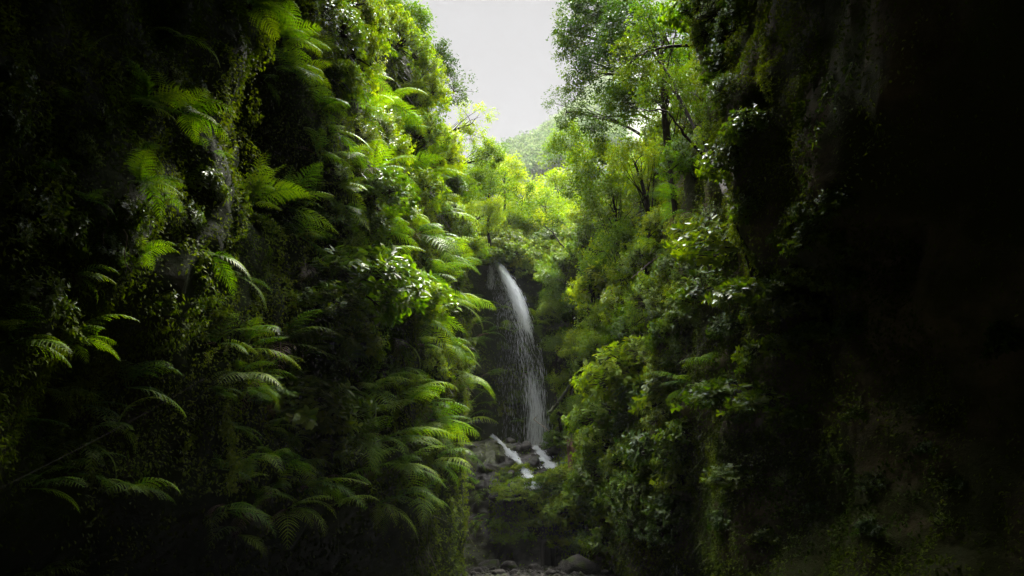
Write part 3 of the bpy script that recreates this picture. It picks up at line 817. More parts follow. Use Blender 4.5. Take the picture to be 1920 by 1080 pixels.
# ---- ferns of the left cliff
FERNS = [
    (235, 185, 95, 'arched', 10, 'broad green fern clump high on the dark left cliff, beside the black hollow', 'high fern clump beside the black hollow'),
    (300, 215, 90, 'low', 9, 'fern clump reaching its fronds toward the black hollow high on the left cliff', 'fern reaching toward the black hollow'),
    (215, 345, 85, 'arched', 8, 'medium fern with upright lit tip below the high fern clump', 'fern with the lit upright tip'),
    (290, 360, 60, 'low', 5, 'small fern with one long side frond below the black hollow', 'small side-frond fern'),
    (445, 385, 95, 'upright', 9, 'sunlit yellow green fern under the black hollow, standing upright', 'upright sunlit fern under the hollow'),
    (525, 400, 105, 'arched', 11, 'largest sunlit fern under the black hollow, its fronds spread to the side', 'largest sunlit fern under the hollow'),
    (560, 450, 85, 'low', 6, 'low fern tucked under the largest sunlit fern, touching the glossy shrub', 'low fern under the sunlit fern'),
    (440, 15, 90, 'arched', 9, 'bright fern at the very top of the left cliff above the black hollow', 'topmost bright fern'),
    (505, 75, 95, 'arched', 10, 'bright fern stepping down from the top of the left cliff', 'second bright top fern'),
    (535, 135, 80, 'low', 8, 'bright fern hanging just above the pale drooping frond', 'fern above the pale drooping frond'),
    (488, 150, 60, 'hang', 2, 'pale drooping fern frond dangling over the black hollow', 'pale frond over the black hollow'),
    (385, 285, 65, 'single', 2, 'lone pale fern frond at the lower edge of the black hollow', 'lone frond at the hollow edge'),
    (645, 185, 75, 'arched', 7, 'yellow green fern halfway up the sunny side of the left cliff', 'fern halfway up the sunny side'),
    (640, 300, 85, 'low', 7, 'fern with long hanging fronds under the halfway fern of the left cliff', 'long-frond fern'),
    (618, 250, 70, 'hang', 4, 'dark fern with hanging fronds beside the sunny slope of the left cliff', 'dark hanging fern by the sunny slope'),
    (700, 330, 85, 'arched', 8, 'fern arching above the small glossy shrub on the left cliff', 'fern above the small glossy shrub'),
    (790, 335, 95, 'arched', 10, 'bright fern on the sunlit edge of the left cliff, uppermost of that edge', 'uppermost cliff-edge fern'),
    (815, 400, 90, 'arched', 10, 'glowing yellow fern on the cliff edge level with the top of the small glossy shrub', 'glowing cliff-edge fern'),
    (775, 440, 90, 'low', 9, 'silvery fern with drooping fronds beside the glowing fern of the cliff edge', 'silvery drooping fern'),
    (820, 480, 85, 'low', 9, 'bright fern hanging on the cliff edge level with the lip of the waterfall', 'edge fern level with the lip'),
    (765, 515, 80, 'droop', 8, 'greyish fern drooping next to the big glossy shrub', 'greyish fern by the big shrub'),
    (828, 560, 80, 'low', 9, 'bright fern on the cliff edge beside the upper half of the waterfall', 'edge fern beside the upper fall'),
    (790, 610, 85, 'droop', 8, 'fern with hanging fronds under the big glossy shrub', 'fern under the big glossy shrub'),
    (828, 645, 70, 'droop', 8, 'fern curtain on the cliff edge beside the middle of the waterfall', 'edge fern beside the middle fall'),
    (735, 640, 65, 'hang', 3, 'dark pair of drooping fronds below the big glossy shrub', 'drooping frond pair'),
    (700, 480, 70, 'upright', 6, 'fern standing up out of the middle of the big glossy shrub', 'fern inside the big glossy shrub'),
    (15, 640, 100, 'arched', 8, 'large dim fern at the edge of the photo, uppermost of the near dark group', 'uppermost near dark fern'),
    (120, 640, 95, 'low', 7, 'dim fern with long level fronds in the near dark group', 'level-frond near fern'),
    (85, 735, 85, 'low', 7, 'dim fern with flat fronds in the middle of the near dark group', 'middle near dark fern'),
    (150, 760, 85, 'arched', 7, 'dim arching fern above the thin slanting cable', 'arching fern above the cable'),
    (125, 830, 95, 'droop', 6, 'dim fern hanging in front of the thin slanting cable', 'hanging fern at the cable'),
    (215, 800, 70, 'low', 5, 'small dim fern beyond the cable, beside the bare dark rock', 'small fern beyond the cable'),
    (50, 915, 95, 'low', 6, 'lowest dim fern of the near dark group, under the cable', 'lowest near dark fern'),
    (30, 790, 70, 'low', 4, 'small dim fern at the photo edge above the cable', 'small edge fern above the cable'),
    (60, 1078, 60, 'low', 5, 'dark fern tip just showing at the bottom corner of the photo', 'bottom corner fern'),
    (460, 650, 90, 'arched', 8, 'fern with fine level fronds above the dark rock, below the hollow', 'fine level-frond fern'),
    (440, 700, 85, 'low', 8, 'green fern leaning out over the bare dark rock', 'fern leaning over bare rock'),
    (455, 750, 80, 'arched', 7, 'fern with bright curled tips beside the round leaved shrub', 'bright-tip fern by the round leaved shrub'),
    (420, 800, 75, 'droop', 5, 'dull fern hanging over the bare dark rock', 'dull fern over bare rock'),
    (640, 690, 95, 'upright', 9, 'fern with one tall upright frond under the big glossy shrub', 'tall upright-frond fern'),
    (565, 665, 85, 'arched', 8, 'soft green fern between the tall upright frond and the fine level fern', 'soft green middle fern'),
    (690, 735, 95, 'arched', 10, 'wide fern over the lower left slope with fronds in layers', 'wide layered fern'),
    (750, 765, 95, 'arched', 10, 'bright fern of the lower slope, its fronds pointing toward the waterfall', 'bright fern pointing to the fall'),
    (790, 800, 95, 'low', 10, 'brightest yellow fern of the lower slope', 'brightest lower fern'),
    (705, 830, 100, 'low', 8, 'fern with long level fronds under the brightest lower fern', 'long level lower fern'),
    (745, 880, 100, 'low', 10, 'large fern low on the slope with sunlit flat fronds', 'large flat-frond lower fern'),
    (815, 870, 90, 'low', 9, 'fern low on the slope beside browned fronds', 'fern beside browned fronds'),
    (790, 935, 80, 'low', 7, 'lowest sunlit fern of the slope', 'lowest sunlit fern'),
    (640, 895, 70, 'single', 3, 'lone pale frond sticking out of the dark lower slope', 'lone pale lower frond'),
    (700, 945, 75, 'droop', 5, 'dim fern drooping beneath the large flat frond fern', 'dim drooping lower fern'),
    (850, 740, 70, 'upright', 8, 'fern standing on the cliff edge beside the foot of the fall', 'edge fern at the foot of the fall'),
    (868, 795, 75, 'arched', 9, 'bright fern on the lowest cliff edge, level with the cascade', 'edge fern level with the cascade'),
    (875, 855, 65, 'low', 7, 'small fern on the cliff edge below the cascade', 'small edge fern below the cascade'),
    (900, 920, 65, 'low', 6, 'small fern with star shaped fronds near the mossy mound', 'star-frond fern near the mound'),
    (905, 975, 60, 'droop', 5, 'brown tipped fern hanging next to the mossy mound', 'brown tipped fern by the mound'),
    (455, 860, 80, 'hang', 4, 'dull hanging fern on the dark lower left rock', 'dull hanging fern on low rock'),
    (440, 1000, 85, 'hang', 3, 'very dark fern hanging low on the left rock', 'very dark low fern'),
    (315, 60, 75, 'hang', 3, 'very dark drooping fern beside the black hollow near the top edge', 'very dark top fern'),
    (385, 480, 70, 'hang', 5, 'dark hanging fern under the upright sunlit fern', 'dark fern under the upright one'),
    (435, 520, 70, 'hang', 4, 'dark fern with hanging tips beneath the sunlit ferns', 'dark hanging-tip fern'),
    (575, 495, 60, 'hang', 3, 'small dark frond pair beside the big glossy shrub', 'small dark frond pair'),
    (150, 110, 55, 'upright', 4, 'small dark upright fern high in the near corner of the left cliff', 'small dark high fern'),
    (75, 320, 60, 'low', 5, 'faint fern in the dark creepers of the left cliff', 'faint fern in dark creepers'),
    (160, 380, 55, 'low', 5, 'faint low fern beneath the fern with the lit tip', 'faint low fern'),
    # right cliff
    (1305, 335, 95, 'upright', 6, 'fern with two tall upright fronds on the right cliff', 'two-frond upright fern'),
    (1275, 385, 80, 'arched', 7, 'fern spreading below the two tall fronds on the right cliff', 'fern below the two tall fronds'),
    (1300, 400, 60, 'hang', 4, 'silvery drooping fern under the two tall fronds of the right cliff', 'silvery right fern'),
    (1250, 465, 60, 'low', 6, 'yellow green fern beside the pale dead pole', 'fern beside the dead pole'),
    (1300, 725, 75, 'low', 5, 'pale fern jutting from the black shade of the right cliff', 'pale fern in black shade'),
    (1345, 680, 60, 'arched', 4, 'dim fern arching above the pale fern in the black shade', 'dim arching right fern'),
    (1010, 610, 45, 'low', 7, 'bright small fern beside the outer edge of the waterfall', 'bright fern beside the fall'),
    (950, 620, 45, 'low', 6, 'small fern growing on the wall behind the waterfall', 'fern behind the fall'),
    (915, 625, 40, 'low', 6, 'small fern on the dark wall beside the thin edge of the fall', 'fern beside the thin edge'),
    (1015, 715, 35, 'low', 5, 'tiny fern on the wall near the foot of the fall', 'tiny fern near the foot'),
]
BIG = {0, 1, 2, 4, 5, 7, 8, 9}
for k, a in enumerate(FERNS):
    P_fern(a[0], a[1], a[2] * (.82 if k in BIG else 1) * (1.4 if a[0] < 740 else 1.4 - .3 * min(1, (a[0] - 740) / 80) if a[0] < 930 else 1.3), a[3], a[4] + (4 if k in BIG else 0), a[5], a[6], off=.35 if k in BIG else .05, seed=k, dead=1 if (k % 3 == 0 and a[0] > 560) else 0)

# ---- shrubs
SHRUBS = [
    (655, 545, 125, 'glossy', 'shrub', 'big glossy leaved shrub bulging from the left cliff', 'big glossy shrub', (1.05, 1.25, .9)),
    (735, 570, 105, 'glossy', 'shrub', 'sunlit glossy bough at the side of the big glossy shrub toward the waterfall', 'glossy bough toward the fall', (1, 1.2, .7)),
    (590, 585, 85, 'glossy', 'shrub', 'glossy bough with bright young leaves on the dark side of the big shrub', 'young-leaf bough', (1, 1.3, .7)),
    (690, 375, 75, 'glossy', 'shrub', 'small glossy shrub above the big glossy shrub', 'small glossy shrub', (1, 1.1, .9)),
    (665, 440, 62, 'glossy', 'shrub', 'glossy shrub in the dark gap between the small and the big glossy shrub', 'glossy shrub in the dark gap', (1, 1.1, .8)),
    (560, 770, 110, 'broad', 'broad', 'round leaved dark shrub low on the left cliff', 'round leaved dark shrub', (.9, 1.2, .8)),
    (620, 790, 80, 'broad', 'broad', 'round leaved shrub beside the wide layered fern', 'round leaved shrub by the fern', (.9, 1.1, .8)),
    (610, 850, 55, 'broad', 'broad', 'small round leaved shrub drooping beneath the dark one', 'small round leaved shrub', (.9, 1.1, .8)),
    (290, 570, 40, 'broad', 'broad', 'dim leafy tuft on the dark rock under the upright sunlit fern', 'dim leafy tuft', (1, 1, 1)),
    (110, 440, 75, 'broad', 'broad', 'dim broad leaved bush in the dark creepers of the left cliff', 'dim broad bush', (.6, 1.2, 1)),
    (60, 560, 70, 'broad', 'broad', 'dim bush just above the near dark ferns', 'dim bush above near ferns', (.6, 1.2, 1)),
    (700, 270, 80, 'fine', 'shrub', 'fine leaved bush beside the halfway fern of the left cliff', 'fine bush by the halfway fern', (.8, 1.1, 1.1)),
    (740, 390, 60, 'fine', 'shrub', 'fine leaved bush between the small glossy shrub and the glowing fern', 'fine bush by the glowing fern', (.8, 1, 1)),
    (590, 60, 90, 'fine', 'broad', 'dark fine leaved bush behind the bright top ferns', 'dark bush behind the top ferns', (.8, 1.1, 1.3)),
    (650, 110, 80, 'fine', 'tree', 'mossy green bush with dead twigs high on the left cliff', 'mossy high bush', (.8, 1.1, 1.3)),
    (845, 290, 60, 'fine', 'tree_lit', 'glowing bush on the left rim beneath the sky', 'glowing rim bush', (1, 1.1, 1)),
    (880, 350, 60, 'fine', 'tree_lit', 'glowing yellow bush on the rim above the waterfall wall', 'glowing bush above the fall wall', (1, 1.1, 1)),
    (930, 440, 45, 'fine', 'tree_lit', 'leafy bush hanging right over the lip of the waterfall', 'bush over the lip', (1, 1.1, .9)),
    (970, 485, 38, 'fine', 'tree_lit', 'yellow green bush on the ledge beside the lip of the waterfall', 'bush beside the lip', (1, 1.1, .8)),
    (995, 515, 34, 'fine', 'tree_lit', 'low yellow bush at the end of the lip ledge', 'low bush at the ledge end', (1, 1.1, .8)),
    # right side
    (1195, 715, 95, 'glossy', 'tree_lit', 'big glossy shrub sunlit at the foot of the right slope', 'big glossy right shrub', (1, 1.2, .95)),
    (1150, 790, 74, 'glossy', 'tree_lit', 'glossy shrub with yellowing leaves below the big glossy right shrub', 'yellowing glossy shrub', (1, 1.2, .9)),
    (1145, 850, 66, 'glossy', 'tree_lit', 'bright glossy shrub beside the bare red earth', 'glossy shrub beside red earth', (1, 1.1, .9)),
    (1085, 960, 50, 'glossy', 'tree_lit', 'light green shrub hanging over the front of the mossy mound', 'light shrub on the mound front', (1, 1, 1.2)),
    (1150, 905, 70, 'glossy', 'broad', 'dim shrub between the mossy mound and the black right rock', 'dim shrub by the mound', (1, 1.1, 1.1)),
    (1030, 915, 42, 'fine', 'tree', 'low rounded bush on top of the mossy mound', 'rounded bush on the mound', (1, 1.3, .7)),
    (975, 930, 40, 'fine', 'tree_lit', 'yellow tipped low bush on the near corner of the mossy mound', 'yellow tipped mound bush', (1, 1.3, .6)),
    (1010, 960, 36, 'fine', 'tree', 'brownish creeping bush hanging down the mound face', 'brownish creeping bush', (.7, 1.3, 1)),
    (1075, 900, 45, 'fine', 'shrub', 'grassy green bush behind the mound under the railing', 'grassy bush under the railing', (1, 1.3, .7)),
    (1160, 545, 75, 'glossy', 'tree_lit', 'bright bush catching the sun in the middle of the right slope', 'bright mid-slope bush', (1, 1.1, .9)),
    (1225, 500, 70, 'fine', 'tree', 'leafy bush under the pale dead pole on the right slope', 'bush under the dead pole', (1, 1.1, 1)),
    (1240, 580, 70, 'fine', 'shrub', 'dark leafed curtain beside the black shade of the right cliff', 'dark curtain by the black shade', (.8, 1.1, 1.3)),
    (1200, 620, 65, 'fine', 'tree', 'bush tangled with dead brown twigs on the right slope', 'bush with dead twigs', (.9, 1.1, 1)),
    (1115, 690, 55, 'fine', 'shrub', 'dull bush beneath the leaning trunk of the right slope', 'dull bush beneath the trunk', (1, 1.1, 1)),
    (1070, 780, 45, 'fine', 'tree', 'bush with brown dead leaves beside the foot of the fall', 'bush with brown leaves', (1, 1.2, .9)),
    (1060, 830, 40, 'glossy', 'shrub', 'glossy sprig leaning over the dark gap beside the fall', 'glossy sprig beside the fall', (1, 1.2, .7)),
    (1395, 715, 93, 'hang', 'shrub', 'glossy bough hanging low from the black right cliff', 'low glossy bough', (1.4, 1.3, .8)),
    (1455, 735, 75, 'hang', 'shrub', 'end of the low glossy foliage nearest the bare right rock', 'end of the low foliage', (1.4, 1.2, .8)),
    (1460, 640, 81, 'hang', 'shrub', 'glossy branch hanging beside the orange dead leaves', 'branch beside the orange leaves', (1.4, 1.1, 1)),
    (1385, 465, 77, 'broad', 'shrub', 'glossy leaved bush under the leaning dark trunk of the right cliff', 'bush under the leaning trunk', (1.4, 1.1, .9)),
    (1430, 520, 77, 'hang', 'broad', 'dark glossy branches spreading under the rock overhang', 'dark branches under the overhang', (1.4, 1.2, 1)),
    (1500, 560, 75, 'hang', 'broad', 'dark glossy branches reaching further out under the overhang', 'branches further out', (1.4, 1.2, .9)),
    (1555, 600, 62, 'hang', 'broad', 'faint leafy branch ends in the black cave of the right cliff', 'faint branch ends in the cave', (1.4, 1.2, .9)),
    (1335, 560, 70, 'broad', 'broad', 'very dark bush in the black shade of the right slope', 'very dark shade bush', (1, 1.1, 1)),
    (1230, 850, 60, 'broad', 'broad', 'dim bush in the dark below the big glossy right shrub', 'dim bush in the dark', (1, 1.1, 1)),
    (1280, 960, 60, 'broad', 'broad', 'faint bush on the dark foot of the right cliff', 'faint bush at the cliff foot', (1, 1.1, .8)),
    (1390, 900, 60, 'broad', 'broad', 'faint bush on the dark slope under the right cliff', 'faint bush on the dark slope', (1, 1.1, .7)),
    (1895, 640, 50, 'broad', 'broad', 'faint leafy tuft at the far right edge of the photo', 'faint tuft at the photo edge', (.7, 1, 1.2)),
    (1420, 245, 55, 'broad', 'broad', 'leafy branch tip in front of the brown overhanging rock', 'branch tip before the brown rock', (1, 1.1, .8)),
    (1290, 300, 60, 'fine', 'tree', 'leafy bush behind the two tall fern fronds', 'bush behind the two fronds', (.9, 1.1, 1.1)),
    (1340, 420, 55, 'fine', 'broad', 'dark bush behind the silvery fern of the right cliff', 'dark bush behind the silvery fern', (.9, 1.1, 1)),
    (1230, 390, 60, 'fine', 'tree', 'green bush on the right slope above the dead pole', 'green bush above the dead pole', (.9, 1.1, 1.1)),
]
for k, a in enumerate(SHRUBS):
    P_shrub(a[0], a[1], a[2] * 1.2, a[3], a[4], a[5], a[6], stretch=a[7], seed=k)

# ---- trees
TREES = [
    (700, 30, 41, 3.4, 'dark leafy tree at the top of the photo on the left rim', 'dark left rim tree', 'backlit_tree', 0),
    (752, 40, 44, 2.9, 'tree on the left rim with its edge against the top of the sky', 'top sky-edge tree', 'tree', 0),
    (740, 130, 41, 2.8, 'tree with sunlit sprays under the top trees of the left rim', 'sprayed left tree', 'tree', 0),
    (806, 122, 45, 2.5, 'dark tree leaning into the sky from the left rim', 'dark leaning left tree', 'backlit_tree', 0),
    (852, 168, 46, 2.0, 'thin tree sticking furthest into the sky from the left rim', 'thin sky tree', 'backlit_tree', 1),
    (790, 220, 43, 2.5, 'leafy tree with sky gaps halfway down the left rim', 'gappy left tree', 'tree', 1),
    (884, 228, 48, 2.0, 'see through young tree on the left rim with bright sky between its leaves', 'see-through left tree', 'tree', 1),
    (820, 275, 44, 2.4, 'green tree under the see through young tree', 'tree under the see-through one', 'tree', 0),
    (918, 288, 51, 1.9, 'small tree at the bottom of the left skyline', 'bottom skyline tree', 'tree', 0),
    (870, 340, 49, 2.4, 'glowing tree at the corner of the left rim', 'glowing corner tree', 'tree_lit', 0),
    (920, 335, 58, 2.6, 'glowing yellow tree closing the left side of the valley', 'glowing valley-side tree', 'tree_lit', 0),
    (905, 400, 57, 2.4, 'yellow green tree behind the dark waterfall wall', 'tree behind the fall wall', 'tree_lit', 0),
    (945, 325, 66, 3.0, 'brightest yellow tree in front of the hazy hill', 'brightest valley tree', 'tree_lit', 0),
    (975, 375, 74, 3.2, 'pale yellow tree lowest under the hazy hill', 'pale tree under the hill', 'tree_lit', 0),
    (955, 420, 63, 2.8, 'round yellow green tree above the lip of the waterfall', 'round tree above the lip', 'tree_lit', 0),
    (1000, 440, 64, 2.8, 'airy tree in the centre of the valley with a thin dark trunk', 'airy centre tree', 'tree_lit', 1),
    (1020, 395, 72, 3.3, 'soft yellow tree in the centre of the valley behind the airy one', 'soft centre tree', 'tree_lit', 1),
    (1050, 350, 78, 3.7, 'sunny tree on the right side of the valley under the hill', 'sunny valley tree', 'tree_lit', 0),
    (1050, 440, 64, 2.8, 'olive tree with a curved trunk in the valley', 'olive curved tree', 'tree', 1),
    (1085, 415, 68, 3.0, 'bright tree behind the right slope of the valley', 'bright right-valley tree', 'tree_lit', 0),
    (985, 480, 61.5, 1.9, 'small yellow tree standing on the lip ledge', 'small ledge tree', 'tree_lit', 0),
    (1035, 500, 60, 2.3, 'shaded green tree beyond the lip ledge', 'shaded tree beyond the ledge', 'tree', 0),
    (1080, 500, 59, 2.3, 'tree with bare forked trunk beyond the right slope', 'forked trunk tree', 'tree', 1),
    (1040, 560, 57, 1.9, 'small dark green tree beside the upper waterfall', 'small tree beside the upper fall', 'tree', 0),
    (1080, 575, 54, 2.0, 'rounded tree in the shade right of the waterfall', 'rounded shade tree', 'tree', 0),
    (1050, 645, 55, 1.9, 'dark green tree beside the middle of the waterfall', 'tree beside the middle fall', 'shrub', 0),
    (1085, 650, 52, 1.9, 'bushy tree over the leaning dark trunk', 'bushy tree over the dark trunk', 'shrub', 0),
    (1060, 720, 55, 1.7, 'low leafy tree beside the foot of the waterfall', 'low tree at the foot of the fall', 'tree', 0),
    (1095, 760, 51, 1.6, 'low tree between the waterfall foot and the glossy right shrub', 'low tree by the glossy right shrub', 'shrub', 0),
    (1110, 30, 44, 3.4, 'dark tree at the top of the photo on the right rim', 'top right-rim tree', 'backlit_tree', 0),
    (1068, 60, 47, 2.2, 'ragged dark tree reaching into the sky from the right rim', 'ragged sky tree', 'backlit_tree', 1),
    (1085, 130, 46, 2.6, 'dark tree with leafy twigs against the bright sky', 'twiggy sky tree', 'backlit_tree', 1),
    (1140, 120, 42, 3.0, 'dense dark tree in the middle of the right rim', 'dense right-rim tree', 'backlit_tree', 0),
    (1062, 205, 47, 2.0, 'dark tree lowest on the right skyline with drooping twigs', 'lowest skyline tree', 'backlit_tree', 1),
    (1120, 215, 45, 2.6, 'tree full of small sky gaps on the right rim', 'sky-gap tree', 'backlit_tree', 1),
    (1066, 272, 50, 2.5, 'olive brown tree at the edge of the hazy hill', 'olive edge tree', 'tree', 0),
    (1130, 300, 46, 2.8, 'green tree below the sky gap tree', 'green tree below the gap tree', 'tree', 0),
    (1100, 350, 52, 2.6, 'dark leafy tree hiding the hill on the right slope', 'hill-hiding tree', 'backlit_tree', 0),
    (1185, 60, 38, 3.0, 'tall dark tree before the bare cliff of the right rim', 'tall tree before the bare cliff', 'backlit_tree', 0),
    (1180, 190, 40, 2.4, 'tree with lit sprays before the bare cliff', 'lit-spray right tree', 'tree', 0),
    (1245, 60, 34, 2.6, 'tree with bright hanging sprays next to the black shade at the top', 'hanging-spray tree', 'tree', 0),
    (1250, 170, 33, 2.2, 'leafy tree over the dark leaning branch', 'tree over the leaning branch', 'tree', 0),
    (1320, 170, 27, 1.7, 'dark broad leaved tree spreading before the black rock', 'broad leaved tree before black rock', 'backlit_tree', 1),
    (1370, 215, 25, 1.5, 'dim tree branch mass furthest toward the black overhang', 'dim tree toward the overhang', 'backlit_tree', 1),
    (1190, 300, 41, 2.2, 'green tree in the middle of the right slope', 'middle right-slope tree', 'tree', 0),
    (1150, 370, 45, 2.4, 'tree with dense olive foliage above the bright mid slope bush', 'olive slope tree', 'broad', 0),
    (1115, 430, 51, 2.2, 'dark tall tree at the right end of the valley', 'dark tall valley-end tree', 'backlit_tree', 0),
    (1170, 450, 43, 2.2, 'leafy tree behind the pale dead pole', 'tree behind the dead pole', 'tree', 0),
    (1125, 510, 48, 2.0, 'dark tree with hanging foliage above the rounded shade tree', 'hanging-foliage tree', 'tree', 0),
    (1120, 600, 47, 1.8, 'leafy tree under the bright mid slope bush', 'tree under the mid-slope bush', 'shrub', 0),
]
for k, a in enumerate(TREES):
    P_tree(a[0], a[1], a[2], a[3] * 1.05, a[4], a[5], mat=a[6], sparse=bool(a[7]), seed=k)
# ------------------------------------------------------------------ further plants, each described by what it grows beside
USED = {' '.join(o['label'].lower().split()) for _, _, _, o in LAND}
HAND = list(LAND)


def rel_label(px, py, heads):
    """A label true of this one plant: its look, and where it grows against a named neighbour."""
    near = sorted(HAND, key=lambda q: (q[0] - px) ** 2 + (q[1] - py) ** 2)
    for q in near[:14]:
        dx, dy = px - q[0], py - q[1]
        if abs(dy) > 1.8 * abs(dx): rel = 'just below' if dy > 0 else 'just above'
        elif abs(dx) > 1.8 * abs(dy): rel = 'to the right of' if dx > 0 else 'to the left of'
        else: rel = ('diagonally below ' if dy > 0 else 'diagonally above ') + ('and right of' if dx > 0 else 'and left of')
        for h in heads:
            lab = f'{h} {rel} the {q[2]}'
            if lab.lower() not in USED and 4 <= len(lab.replace('-', ' ').split()) <= 15:
                USED.add(lab.lower()); return lab
    raise RuntimeError('no label')


TAKEN = [(q[0], q[1]) for q in HAND]
rz = random.Random(5)


def spots(x0, y0, x1, y1, n, mind, ymax=62, ymin=3, cond=None):
    out = []; tries = 0
    while len(out) < n and tries < n * 60:
        tries += 1
        px, py = rz.uniform(x0, x1), rz.uniform(y0, y1)
        if cond and not cond(px, py): continue
        if any((px - a) ** 2 + (py - b) ** 2 < mind ** 2 for a, b in TAKEN): continue
        p, nn = hit(px, py)
        if p is None or p[1] > ymax or p[1] < ymin: continue
        TAKEN.append((px, py)); out.append((px, py, p, nn))
    return out


def fill_ferns(zone, n, mind, size, styles, heads, count=(6, 9), **kw):
    for px, py, p, nn in spots(*zone, n, mind, **kw):
        L = rz.uniform(*size) / F * math.hypot(p[1], p[2] - 1.7)
        st = rz.choice(styles)
        e = fern(p + nn * .05, nn, L, st, rz.randint(*count), 1 if rz.random() < .4 else 0, 100, 0, rz.randint(0, 999))
        tag(e, rel_label(px, py, heads), 'fern', GF)


def fill_shrubs(zone, n, mind, size, styles, mats, heads, stretch=(.9, 1.15, 1), name='shrub', **kw):
    for px, py, p, nn in spots(*zone, n, mind, **kw):
        L = rz.uniform(*size) / F * math.hypot(p[1], p[2] - 1.7)
        e = shrub(p, nn, L, rz.choice(styles), rz.choice(mats), stretch, rz.randint(0, 999), name)
        tag(e, rel_label(px, py, heads), name, GS)


FH = ['green fern', 'leafy fern', 'fern clump', 'arching fern', 'spreading fern']
FD = ['dim fern', 'shaded fern', 'dark fern', 'shadowy fern', 'faint fern']
SHH = ['green shrub', 'leafy shrub', 'bushy shrub', 'dense shrub', 'tangled shrub']
SD = ['dim shrub', 'shaded shrub', 'dark shrub', 'shadowy shrub', 'faint shrub']
SV = ['bright bush', 'yellow green bush', 'leafy bright bush', 'sunny bush', 'glowing bush', 'rounded bright bush']
left_of_sky = lambda x, y: x < 770 + max(0, y) * .42
fill_ferns((590, 20, 870, 420), 13, 42, (65, 110), ['arched', 'low', 'droop', 'arched'], FH, cond=left_of_sky)
fill_shrubs((590, 10, 880, 420), 30, 36, (50, 85), ['fine', 'fine', 'fine', 'glossy'], ['shrub', 'tree', 'tree'], SHH, cond=left_of_sky)
fill_ferns((790, 420, 862, 900), 10, 30, (60, 90), ['arched', 'low', 'droop'], FH)
fill_ferns((620, 420, 800, 720), 9, 36, (60, 115), ['arched', 'upright', 'droop', 'droop'], FH)
fill_shrubs((600, 420, 862, 720), 12, 40, (45, 70), ['fine', 'glossy'], ['shrub', 'tree'], SHH)
fill_ferns((400, 640, 820, 960), 26, 45, (60, 125), ['arched', 'low', 'upright', 'droop'], FH)
fill_shrubs((430, 680, 880, 940), 12, 50, (50, 75), ['broad', 'broad', 'fine'], ['broad', 'shrub'], SHH)
fill_ferns((10, 60, 420, 620), 5, 60, (70, 105), ['arched', 'low', 'hang'], FD, count=(4, 7))
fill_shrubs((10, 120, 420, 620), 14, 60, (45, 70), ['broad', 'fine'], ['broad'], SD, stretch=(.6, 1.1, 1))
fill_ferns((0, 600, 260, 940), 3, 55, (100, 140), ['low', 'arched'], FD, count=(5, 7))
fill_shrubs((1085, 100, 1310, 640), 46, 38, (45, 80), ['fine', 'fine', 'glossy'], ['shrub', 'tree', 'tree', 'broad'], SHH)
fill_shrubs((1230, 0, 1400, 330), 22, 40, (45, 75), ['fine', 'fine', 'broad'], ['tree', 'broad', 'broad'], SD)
def fill_trees(zone, n, mind, rad, mats, heads, out=1.3, **kw):
    for px, py, p, nn in spots(*zone, n, mind, **kw):
        rr_ = rz.uniform(*rad); cen = p + nn * out * rr_ * .8 + np.array([0, 0, .5 * rr_])
        e = tree(cen, rr_, p - nn * .15, rz.choice(mats), rz.random() < .3, seed=rz.randint(0, 999))
        tag(e, rel_label(px, py, heads), 'tree', GT)


TH = ['green tree', 'leafy tree', 'young tree', 'small dense tree', 'slender leafy tree']
fill_trees((1100, 5, 1290, 420), 24, 38, (1.2, 2.1), ['tree', 'broad', 'backlit_tree', 'backlit_tree'], TH)
fill_trees((1150, 60, 1310, 340), 9, 34, (1.1, 1.7), ['broad', 'backlit_tree'], TH, out=2.3)
fill_trees((925, 330, 1095, 430), 9, 24, (1.8, 3.0), ['tree_lit', 'tree', 'tree_lit'], ['airy tree', 'yellow green tree', 'sunny young tree'], out=.6, ymax=120, ymin=63)
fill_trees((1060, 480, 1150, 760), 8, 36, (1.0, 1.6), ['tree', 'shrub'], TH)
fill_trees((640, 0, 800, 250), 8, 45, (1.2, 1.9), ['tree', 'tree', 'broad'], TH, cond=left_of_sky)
fill_ferns((1200, 200, 1330, 500), 5, 45, (60, 90), ['arched', 'low'], FH, count=(5, 7))
fill_shrubs((1100, 640, 1290, 1020), 24, 40, (45, 75), ['glossy', 'fine', 'broad'], ['shrub', 'shrub', 'broad'], SHH)
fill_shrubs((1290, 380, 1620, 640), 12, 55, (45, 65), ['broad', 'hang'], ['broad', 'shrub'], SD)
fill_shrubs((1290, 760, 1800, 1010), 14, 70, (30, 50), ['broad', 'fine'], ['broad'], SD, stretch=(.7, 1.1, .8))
fill_ferns((872, 520, 1010, 790), 9, 26, (32, 48), ['low', 'droop'], FD, count=(4, 6))
fill_shrubs((872, 500, 1015, 780), 7, 28, (16, 28), ['fine'], ['cover'], SD, stretch=(.5, 1.2, 1.1))
fill_shrubs((905, 385, 1112, 500), 60, 15, (32, 56), ['fine', 'fine', 'glossy'], ['tree_lit', 'tree', 'shrub'], SV, stretch=(1, 1.1, .9), name='bush', ymax=130, ymin=56)
fill_shrubs((935, 880, 1110, 1020), 20, 18, (22, 36), ['fine', 'broad'], ['shrub', 'tree', 'tree_lit'], SHH, stretch=(.8, 1.2, .7))

# ------------------------------------------------------------------ hanging vines, tendrils, dead wood
def pvine(pts, leaf, n, label, cat='vine', off=.25, mat='broad', leafy=True, thick=.008, name='hanging_vine', seed=0, Y=None):
    path = []
    for px, py in pts:
        if Y is None:
            p, nn = hit(px, py); path.append(p + nn * off)
        else:
            path.append(at(px, py, Y))
    e = vine(path, leaf, n, mat, name, seed, thick, leafy)
    tag(e, label, cat, 'hanging vines' if name == 'hanging_vine' else None)


